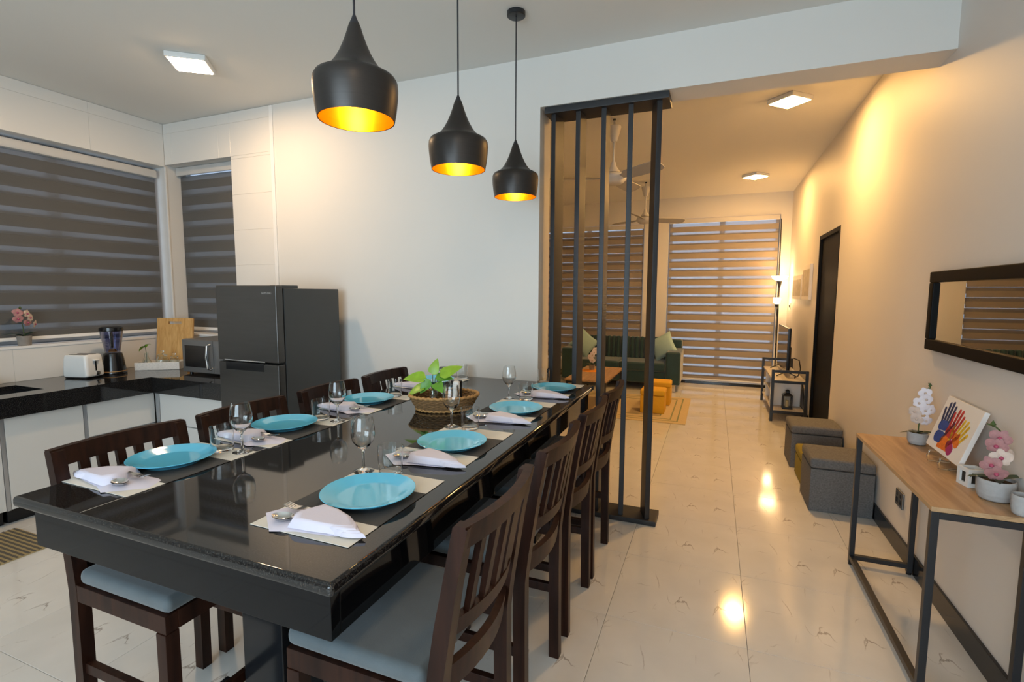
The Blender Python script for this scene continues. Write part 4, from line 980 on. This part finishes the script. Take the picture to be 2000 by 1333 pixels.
mb.bb(-0.032, 0.032, 0.024, 0.032, 0, 0.072); mb.bb(0.024, 0.032, -0.024, 0.024, 0, 0.072); mb.bb(-0.024, 0.024, -0.024, 0.024, 0, 0.006)
wall_boxes(mb, -0.024, 0.024, 0.0, 0.072, -0.032, -0.024, 'Y', [(-0.016, 0.016, 0.015, 0.058)])
mb.build('planter', M['white_plastic'], cu, smooth=False)
MB().bb(-0.0235, 0.0235, -0.0235, 0.0235, 0.0065, 0.055).build('soil', M['soil'], cu, smooth=False)
for L, a2, up in ((0.07, -0.5, 0.2), (0.06, 0.4, 0.1), (0.05, -2.2, 0.3)):
    o = leaf_mesh(L, 0.03, 0.5, 0.1).build('leaf', M['leaf_d'], cu, (0, 0, 0.056), ang=60); o.rotation_euler = (0, -up, a2)

# handprint canvas on an acrylic easel
P0 = Vector((0.960, 2.890, 0.800)); P1 = Vector((0.951, 2.530, 0.800)); CHh = 0.245; LEAN = 0.30
ux = (P1-P0); CW = ux.length; ux.normalize(); nb = Vector((-ux.y, ux.x, 0)); nb = nb if nb.x > 0 else -nb
uy = nb*math.sin(LEAN)+Vector((0, 0, 1))*math.cos(LEAN); uz = ux.cross(uy)
cv = thing('handprint_canvas', 'white canvas with blue, red and yellow painted handprints on the console', 'painting', tuple(P0))
MC = Matrix(((ux.x, uy.x, uz.x, 0), (ux.y, uy.y, uz.y, 0), (ux.z, uy.z, uz.z, 0), (0, 0, 0, 1)))
front = 1 if uz.x < 0 else -1
mb = MB().bb(0, CW, 0, CHh, -0.018 if front > 0 else 0, 0 if front > 0 else 0.018, 0.002); MB().add(mb.v, mb.f, MC).build('canvas', M['canvas'], cv)
def capsule(x0, y0, x1, y1, r, n=6):
    d = math.atan2(y1-y0, x1-x0); pts = []
    for k in range(n+1): a2 = d+PI/2+PI*k/n; pts.append((x0+r*math.cos(a2), y0+r*math.sin(a2)))
    for k in range(n+1): a2 = d-PI/2+PI*k/n; pts.append((x1+r*math.cos(a2), y1+r*math.sin(a2)))
    return pts
def hand(cx, cy, rot, s, cols, mirror=1):
    """five fingers and a palm, each a flat daub of paint"""
    T = MC @ Matrix.Translation((cx, cy, 0)) @ Matrix.Rotation(rot, 4, 'Z')
    z0, z1 = (0.0002, 0.0011) if front > 0 else (-0.0011, -0.0002)
    daubs = []
    for i, (x, y0, y1, r, tx) in enumerate(((-0.026, 0.035, 0.075, 0.0062, -0.034), (-0.009, 0.04, 0.092, 0.0066, -0.011), (0.009, 0.04, 0.095, 0.0066, 0.011), (0.026, 0.034, 0.083, 0.006, 0.033))):
        for f0, f1 in ((0.0, 0.30), (0.40, 0.66), (0.76, 1.0)):
            xa = x+(tx-x)*f0; xb = x+(tx-x)*f1; ya = y0+(y1-y0)*f0; yb = y0+(y1-y0)*f1
            daubs.append((capsule(mirror*xa*s, ya*s, mirror*xb*s, yb*s, r*s), cols[0]))
    daubs.append((capsule(mirror*0.034*s, -0.01*s, mirror*0.062*s, 0.03*s, 0.0075*s), cols[0]))
    daubs.append((capsule(-0.018*s, 0.018*s, 0.018*s, 0.018*s, 0.017*s), cols[1])); daubs.append((capsule(-0.016*s, -0.02*s, 0.012*s, -0.022*s, 0.020*s), cols[2]))
    for pl, c in daubs: MB().prism(pl, z0, z1, T).build('paint_daub', c, cv, smooth=False)
hand(0.090, 0.090, 0.12, 1.38, (M['paint_n'], M['paint_b'], M['paint_b']))
hand(0.170, 0.078, -0.12, 1.36, (M['paint_r'], M['paint_r'], M['paint_o']))
hand(0.238, 0.066, -0.50, 1.22, (M['paint_y'], M['paint_o'], M['paint_m']), -1)
MB().prism([(0.11, 0.015), (0.21, 0.02), (0.225, 0.045), (0.19, 0.075), (0.13, 0.085), (0.10, 0.06)], 0.0001 if front > 0 else -0.0006, 0.0006 if front > 0 else -0.0001, MC).build('paint_daub', M['paint_o'], cv, smooth=False)
es = thing('acrylic_easel', 'small clear acrylic easel under the handprint canvas', 'easel', (P0.x, (P0.y+P1.y)/2, zc))
for yy in (-0.06, 0.06):
    MB().tube([(-0.03, yy, 0.030), (-0.026, yy, 0.006), (0.0, yy, 0.005), (0.055, yy, 0.005)], 0.005, 8).build('foot', M['glass2'], es)
    MB().tube([(-0.028, yy, 0.03), (-0.024, yy, 0.051), (0.022, yy, 0.051)], 0.004, 8).build('ledge', M['glass2'], es)
    MB().tube([(0.05, yy, 0.008), (0.062, yy, 0.12)], 0.004, 8).build('back_prop', M['glass2'], es)

# wall mirror, socket, lounge pictures
MY0, MY1, MZ0, MZ1 = 1.85, 3.235, 1.218, 1.618
mi = thing('wall_mirror', 'long mirror with a broad black frame on the right wall', 'mirror', (XR-0.0005, (MY0+MY1)/2, MZ0))
L, Hm, fw = (MY1-MY0)/2, MZ1-MZ0, 0.055
def frame_bar(y0, y1, z0, z1): MB().bb(-0.028, 0, y0, y1, z0, z1, 0.006).build('frame', M['door'], mi)
frame_bar(-L, L, 0, fw); frame_bar(-L, L, Hm-fw, Hm); frame_bar(-L, -L+fw, fw, Hm-fw); frame_bar(L-fw, L, fw, Hm-fw)
MB().bb(-0.012, -0.004, -L+fw, L-fw, fw, Hm-fw).build('glass', M['mirror'], mi, smooth=False)
so = thing('wall_socket', 'grey double socket on the right wall below the console', 'socket', (XR-0.0005, 3.475, 0.31))
MB().bb(-0.010, 0, -0.06, 0.06, -0.048, 0.048, 0.004).build('plate', M['socket'], so)
for yy in (-0.027, 0.027):
    MB().bb(-0.0115, -0.0095, yy-0.014, yy+0.014, -0.03, 0.0, 0.0005).build('outlet', M['blackgloss'], so)
    MB().bb(-0.013, -0.0095, yy-0.008, yy+0.008, 0.012, 0.032, 0.001).build('switch', M['blackgloss'], so)
for lab, y0, y1, z0, z1 in (('pale abstract canvas on the lounge wall nearest the door', 6.80, 7.33, 1.435, 1.86), ('pale abstract canvas on the lounge wall nearest the lamp', 7.40, 8.15, 1.435, 1.755)):
    e = thing('wall_canvas', lab, 'picture', (XR-0.0005, (y0+y1)/2, z0), 0, 'pale canvases on the lounge wall')
    hw2 = (y1-y0)/2; MB().bb(-0.03, 0, -hw2, hw2, 0, z1-z0, 0.002).build('canvas', M['canvas'], e)
    MB().bb(-0.0312, -0.0302, -hw2+0.03, hw2-0.03, 0.04, z1-z0-0.06).build('print', M['pic'], e, smooth=False)
sw = thing('light_switch', 'small dark switch on the lounge wall above the television', 'switch', (XR-0.0005, 8.50, 1.32))
MB().bb(-0.010, 0, -0.04, 0.04, -0.045, 0.045, 0.003).build('plate', M['white_plastic'], sw); MB().bb(-0.02, -0.0098, -0.02, 0.02, -0.02, 0.02, 0.004).build('knob', M['blackgloss'], sw)

# ------------------------------------------------------------------ storage ottomans
def ottoman(label, x, y, wx, wy, h, m, group):
    e = thing('storage_ottoman', label, 'ottoman', (x, y, 0.0105 if m is M['mustard'] else 0.0005), 0, group)
    MB().bb(-wx/2+0.004, wx/2-0.004, -wy/2+0.004, wy/2-0.004, 0, h-0.075, 0.008).build('box', m, e)
    MB().bb(-wx/2, wx/2, -wy/2, wy/2, h-0.073, h, 0.022, seg=4).build('lid', m, e, ang=60)
    return e
ottoman('grey woven cube ottoman nearest the console table', 0.855, 4.08, 0.385, 0.385, 0.375, M['grey_fab'], 'grey cube ottomans by the right wall')
ottoman('grey woven cube ottoman nearest the television stand', 0.855, 5.02, 0.385, 0.385, 0.375, M['grey_fab'], 'grey cube ottomans by the right wall')
ottoman('olive-yellow ottoman between the two grey ones', 0.865, 4.555, 0.36, 0.36, 0.25, M['olive'], None)
ottoman('mustard ottoman on the rug, nearest the camera', -0.668, 6.50, 0.30, 0.30, 0.29, M['mustard'], 'mustard ottomans on the rug')
ottoman('mustard ottoman on the rug, nearest the sofa', -0.64, 7.02, 0.30, 0.30, 0.31, M['mustard'], 'mustard ottomans on the rug')

# ------------------------------------------------------------------ lounge
rg = thing('lounge_rug', 'beige rug with green border lines under the mustard ottomans', 'rug', (-1.45, 6.72, 0.0006))
MB().bb(-1.2, 1.2, -0.77, 0.77, 0.0, 0.008, 0.002).build('field', M['rug_base'], rg)
for k, ins in enumerate((0.09, 0.17, 0.30)):
    w = 0.016
    for x0, x1, y0, y1 in ((-1.2+ins, 1.2-ins, -0.77+ins, -0.77+ins+w), (-1.2+ins, 1.2-ins, 0.77-ins-w, 0.77-ins), (-1.2+ins, -1.2+ins+w, -0.77+ins+w, 0.77-ins-w), (1.2-ins-w, 1.2-ins, -0.77+ins+w, 0.77-ins-w)):
        MB().bb(x0, x1, y0, y1, 0.008, 0.0092).build('border_line', M['rug_s'], rg, smooth=False)
sf = thing('sofa', 'dark green velvet sofa with vertical channel back below the left lounge blind', 'sofa', (-1.36, 8.22, 0))
g = M['green']; SW = 0.93
for s in (-1, 1):
    MB().bb(s*SW-s*0.22, s*SW, -0.36, 0.44, 0.11, 0.62, 0.035, seg=4).build('arm', g, sf, ang=60)
    for yy in (-0.30, 0.36):
        MB().bb(s*(SW-0.12)-0.05, s*(SW-0.12)+0.05, yy-0.015, yy+0.015, 0.0005, 0.11, 0.003).build('leg', M['chrome'], sf)
MB().bb(-SW+0.22, SW-0.22, -0.33, 0.44, 0.12, 0.30, 0.02).build('base', g, sf)
for s in (-1, 1): MB().bb(0 if s > 0 else -SW+0.222, SW-0.222 if s > 0 else 0, -0.36, 0.20, 0.30, 0.44, 0.035, seg=4).build('seat_cushion', g, sf, ang=60)
MB().bb(-SW+0.02, SW-0.02, 0.30, 0.44, 0.30, 0.76, 0.03).build('back_frame', g, sf)
nch = 18; cw = (2*SW-0.46)/nch
ch = MB().lathe([(0.001, 0.0), (0.5, 0.01), (0.5, 0.36), (0.35, 0.375), (0.001, 0.38)], 14, sx=cw*1.0, sy=0.13).mesh('back_channel', True, 60); ch.materials.append(g)
for k in range(nch):
    o = link('back_channel', ch, sf, (-SW+0.23+cw*(k+0.5), 0.27, 0.41)); o.rotation_euler = (-0.10, 0, 0)
def cushion(label, x, y, z, rot, s=0.40):
    mb = MB(); n = 12; v = []; f = []
    for sg in (1, -1):
        for i in range(n+1):
            for j in range(n+1):
                u, w2 = 2*i/n-1, 2*j/n-1
                pin = 1-0.10*(1-u*u)*abs(w2)**6-0.0; pin2 = 1-0.10*(1-w2*w2)*abs(u)**6
                hgt = 0.075*((1-u*u)*(1-w2*w2))**0.45
                v.append((u*s/2*pin2, w2*s/2*pin, sg*hgt))
    N = (n+1)*(n+1)
    for b0 in (0, N):
        for i in range(n):
            for j in range(n):
                a2 = b0+i*(n+1)+j; f.append((a2, a2+1, a2+n+2, a2+n+1))
    mb.add(v, f); o = mb.build('throw_cushion', M['mint'], None, (x, y, z), ang=80); o.rotation_euler = rot
    return tag(o, label, 'cushion', 'mint cushions on the sofa')
cushion('mint square cushion standing on its corner at the left sofa arm', -2.00, 8.22, 0.665, (math.radians(72), math.radians(40), 0.25), 0.38)
cushion('mint square cushion leaning on the right sofa arm', -0.72, 8.20, 0.67, (math.radians(72), math.radians(-28), -0.15), 0.38)
ct = thing('coffee_table', 'low oak-topped coffee table with black frame on the rug', 'coffee table', (-1.42, 6.52, 0.0))
MB().bb(-0.26, 0.26, -0.59, 0.59, 0.425, 0.45, 0.003).build('top', M['oak'], ct)
for sx in (-1, 1):
    for sy in (-1, 1): MB().bb(sx*0.235-0.014, sx*0.235+0.014, sy*0.565-0.014, sy*0.565+0.014, 0.0095, 0.4245, 0.002).build('leg', M['blackmetal'], ct)
    MB().bb(sx*0.235-0.014, sx*0.235+0.014, -0.551, 0.551, 0.395, 0.424, 0.002).build('side_rail', M['blackmetal'], ct)
for sy in (-1, 1): MB().bb(-0.221, 0.221, sy*0.565-0.014, sy*0.565+0.014, 0.395, 0.424, 0.002).build('end_rail', M['blackmetal'], ct)
orchid('pale flowers in a small pot on the coffee table', (-1.505, 6.66, 0.4655), 0, M['pot_stone'], [(0.035, 0.0), (0.04, 0.07), (0.037, 0.07), (0.035, 0.06)],
       [(0, 0, 0.05), (0.005, 0, 0.14), (0.03, 0, 0.24), (0.05, 0, 0.28)], [((0.01, -0.03, 0.20), (0, -1, 0)), ((-0.02, -0.03, 0.17), (-0.4, -1, 0)), ((0.035, -0.03, 0.24), (0.3, -1, 0)), ((0.01, -0.03, 0.13), (0, -1, -0.2)), ((0.05, -0.02, 0.27), (0.2, -1, 0.3))],
       [M['petal_w']], [(0.10, 0.045, -0.8, 0.4, 0.3), (0.10, 0.04, 2.6, 0.4, 0.3)], 0.045)
oc = MB().pillow([(0.15*math.cos(2*PI*k/14)*(1+0.18*math.sin(3*k)), 0.13*math.sin(2*PI*k/14)*(1+0.15*math.cos(2*k))) for k in range(14)], 0.0, 0.014, 5)
tag(oc.build('orange_cloth', M['orange'], None, (-1.50, 6.66, 0.4505), ang=70), 'crumpled orange cloth under the flowers on the coffee table', 'cloth')

# TV stand, TV, lantern, floor lamp
ts = thing('tv_stand', 'black-framed television stand with pale shelves by the right wall', 'tv stand', (0.855, 7.19, 0))
ha, hb = 0.175, 0.63
for sy in (-1, 1):
    for sx in (-1, 1): MB().bb(sx*ha-0.016, sx*ha+0.016, sy*hb-0.016, sy*hb+0.016, 0.0005, 0.615, 0.002).build('post', M['blackmetal'], ts)
    for z in (0.599, 0.475, 0.115): MB().bb(-ha+0.016, ha-0.016, sy*hb-0.014, sy*hb+0.014, z-0.016, z+0.015, 0.002).build('end_rail', M['blackmetal'], ts)
for z in (0.49, 0.131): MB().bb(-ha+0.004, ha, -hb+0.02, hb-0.02, z-0.02, z, 0.002).build('shelf', M['pale_wood'], ts)
MB().bb(-ha+0.01, ha-0.01, -0.30, -0.28, 0.1312, 0.4698).build('divider', M['white_plastic'], ts, smooth=False)
MB().bb(-ha+0.01, ha-0.01, 0.28, 0.30, 0.1312, 0.4698).build('divider', M['white_plastic'], ts, smooth=False)
MB().bb(-ha+0.01, ha-0.01, -0.279, 0.279, 0.30, 0.315).build('middle_shelf', M['pale_wood'], ts, smooth=False)
MB().bb(ha-0.012, ha-0.004, -0.279, 0.279, 0.1312, 0.4698).build('back_panel', M['pale_wood'], ts, smooth=False)
MB().tube([(ha, -hb+0.02, 0.125), (ha, -0.31, 0.46)], 0.008, 8).build('brace', M['blackmetal'], ts)
tv = thing('television', 'flat black television on the stand facing the lounge', 'television', (0.86, 7.28, 0.4905))
MB().bb(-0.018, 0.018, -0.48, 0.48, 0.055, 0.60, 0.006).build('panel', M['blackgloss'], tv)
MB().bb(-0.0195, -0.0175, -0.468, 0.468, 0.070, 0.590).build('screen', M['tv'], tv, smooth=False)
MB().bb(0.018, 0.055, -0.28, 0.28, 0.09, 0.36, 0.015).build('rear_housing', M['blackgloss'], tv)
for sy in (-1, 1):
    MB().tube([(-0.11, sy*0.36-0.03, 0.006), (0.0, sy*0.36, 0.06), (0.11, sy*0.36-0.03, 0.006)], 0.007, 8).build('stand_foot', M['blackgloss'], tv)
tag(MB().tube([(0.93, 6.93, 0.72), (0.985, 6.88, 0.70), (1.0, 6.84, 0.6), (0.97, 6.80, 0.52), (0.93, 6.79, 0.497)], 0.006, 8).build('tv_cable', M['blackgloss']), 'black cable loop behind the television', 'cable')
ln = thing('candle_lantern', 'small black candle lantern on the lower shelf of the stand', 'lantern', (0.86, 6.72, 0.1316))
MB().bb(-0.055, 0.055, -0.055, 0.055, 0.0, 0.018, 0.003).build('base', M['blackmetal'], ln)
for sx in (-1, 1):
    for sy in (-1, 1): MB().bb(sx*0.046-0.006, sx*0.046+0.006, sy*0.046-0.006, sy*0.046+0.006, 0.018, 0.155, 0.001).build('post', M['blackmetal'], ln)
for (x0, x1, y0, y1) in ((-0.04, 0.04, -0.047, -0.045), (-0.04, 0.04, 0.045, 0.047), (-0.047, -0.045, -0.04, 0.04), (0.045, 0.047, -0.04, 0.04)):
    MB().bb(x0, x1, y0, y1, 0.018, 0.155).build('pane', M['pane'], ln, smooth=False)
MB().lathe([(0.078, 0.155), (0.075, 0.165), (0.035, 0.19), (0.03, 0.205), (0.032, 0.215), (0.012, 0.23)], 4, M=Matrix.Rotation(PI/4, 4, 'Z')).build('roof', M['blackmetal'], ln)
MB().lathe([(0.016, 0.0185), (0.016, 0.10), (0.0, 0.103)], 14).build('candle', M['candle'], ln)
lp = thing('floor_lamp', 'lit torchiere floor lamp with small reading light in the lounge corner', 'floor lamp', (0.905, 8.57, 0))
MB().lathe([(0.0, 0.0005), (0.12, 0.0005), (0.12, 0.012), (0.10, 0.02), (0.015, 0.03), (0.012, 0.04)], 28).build('base', M['blackmetal'], lp)
MB().tube([(0, 0, 0.03), (0, 0, 1.64)], 0.010, 10).build('pole', M['blackmetal'], lp)
MB().lathe([(0.014, 1.60), (0.024, 1.64), (0.034, 1.69), (0.034, 1.70)], 20).build('bowl_holder', M['blackmetal'], lp)
MB().lathe([(0.02, 1.701), (0.06, 1.712), (0.095, 1.735), (0.112, 1.765), (0.114, 1.77), (0.108, 1.768), (0.09, 1.742), (0.055, 1.72), (0.0, 1.714)], 28, cap0=False, cap1=False).build('bowl', M['torch'], lp, ang=60)
MB().tube([(0, 0, 1.12), (-0.012, 0, 1.22), (-0.022, 0, 1.31)], 0.006, 8).build('reading_arm', M['blackmetal'], lp)
MB().lathe([(0.012, 1.305), (0.024, 1.33), (0.030, 1.35)], 16, (-0.022, 0, 0)).build('reading_socket', M['blackmetal'], lp)
MB().lathe([(0.022, 1.351), (0.042, 1.37), (0.05, 1.41), (0.049, 1.445), (0.044, 1.443), (0.042, 1.40), (0.0, 1.36)], 20, (-0.022, 0, 0), cap0=False, cap1=False).build('reading_shade', M['torch'], lp, ang=60)

# ceiling fans
def fan(label, x, y, angs, R=0.60, drop=0.53):
    e = thing('ceiling_fan', label, 'ceiling fan', (x, y, ZL), 0, 'white ceiling fans')
    MB().lathe([(0.012, -0.015), (0.016, -0.0005)], 12).build('hook', M['blackgloss'], e)
    MB().lathe([(0.022, -0.20), (0.030, -0.19), (0.062, -0.075), (0.058, -0.065)], 24).build('canopy', M['fan'], e)
    MB().tube([(0, 0, -0.015), (0, 0, -drop+0.12)], 0.011, 10).build('rod', M['fan'], e)
    MB().lathe([(0.020, -drop+0.15), (0.028, -drop+0.11), (0.06, -drop+0.065), (0.062, -drop+0.055)], 24).build('lower_cup', M['fan'], e)
    MB().lathe([(0.0, -drop-0.05), (0.07, -drop-0.048), (0.09, -drop-0.035), (0.115, -drop-0.01), (0.12, -drop+0.02), (0.11, -drop+0.04), (0.05, -drop+0.048), (0.0, -drop+0.05)], 32, cap0=False, cap1=False).build('motor', M['fan'], e, ang=60)
    for a2 in angs:
        secs = []
        for r, w in ((0.10, 0.022), (0.15, 0.03), (0.18, 0.055), (0.30, 0.062), (R-0.06, 0.066), (R-0.015, 0.05), (R, 0.015)):
            tl = -0.36
            secs.append([(r, -w, -drop+0.005-w*tl-0.003), (r, w, -drop+0.005+w*tl-0.003), (r, w, -drop+0.005+w*tl+0.003), (r, -w, -drop+0.005-w*tl+0.003)])
        MB().strip(secs).build('blade', M['blade'], e, rz=a2, ang=30)
    return e
fan('white three-blade ceiling fan seen through the screen, nearest the camera', -0.90, 4.70, (math.atan2(-0.45, 0.54), math.atan2(-0.15, -0.43), math.atan2(0.6, 0.12)))
fan('white three-blade ceiling fan near the far lounge wall', -0.96, 7.45, (math.atan2(-0.8, -0.1), math.atan2(0.3, 0.5), math.atan2(0.35, -0.6)))
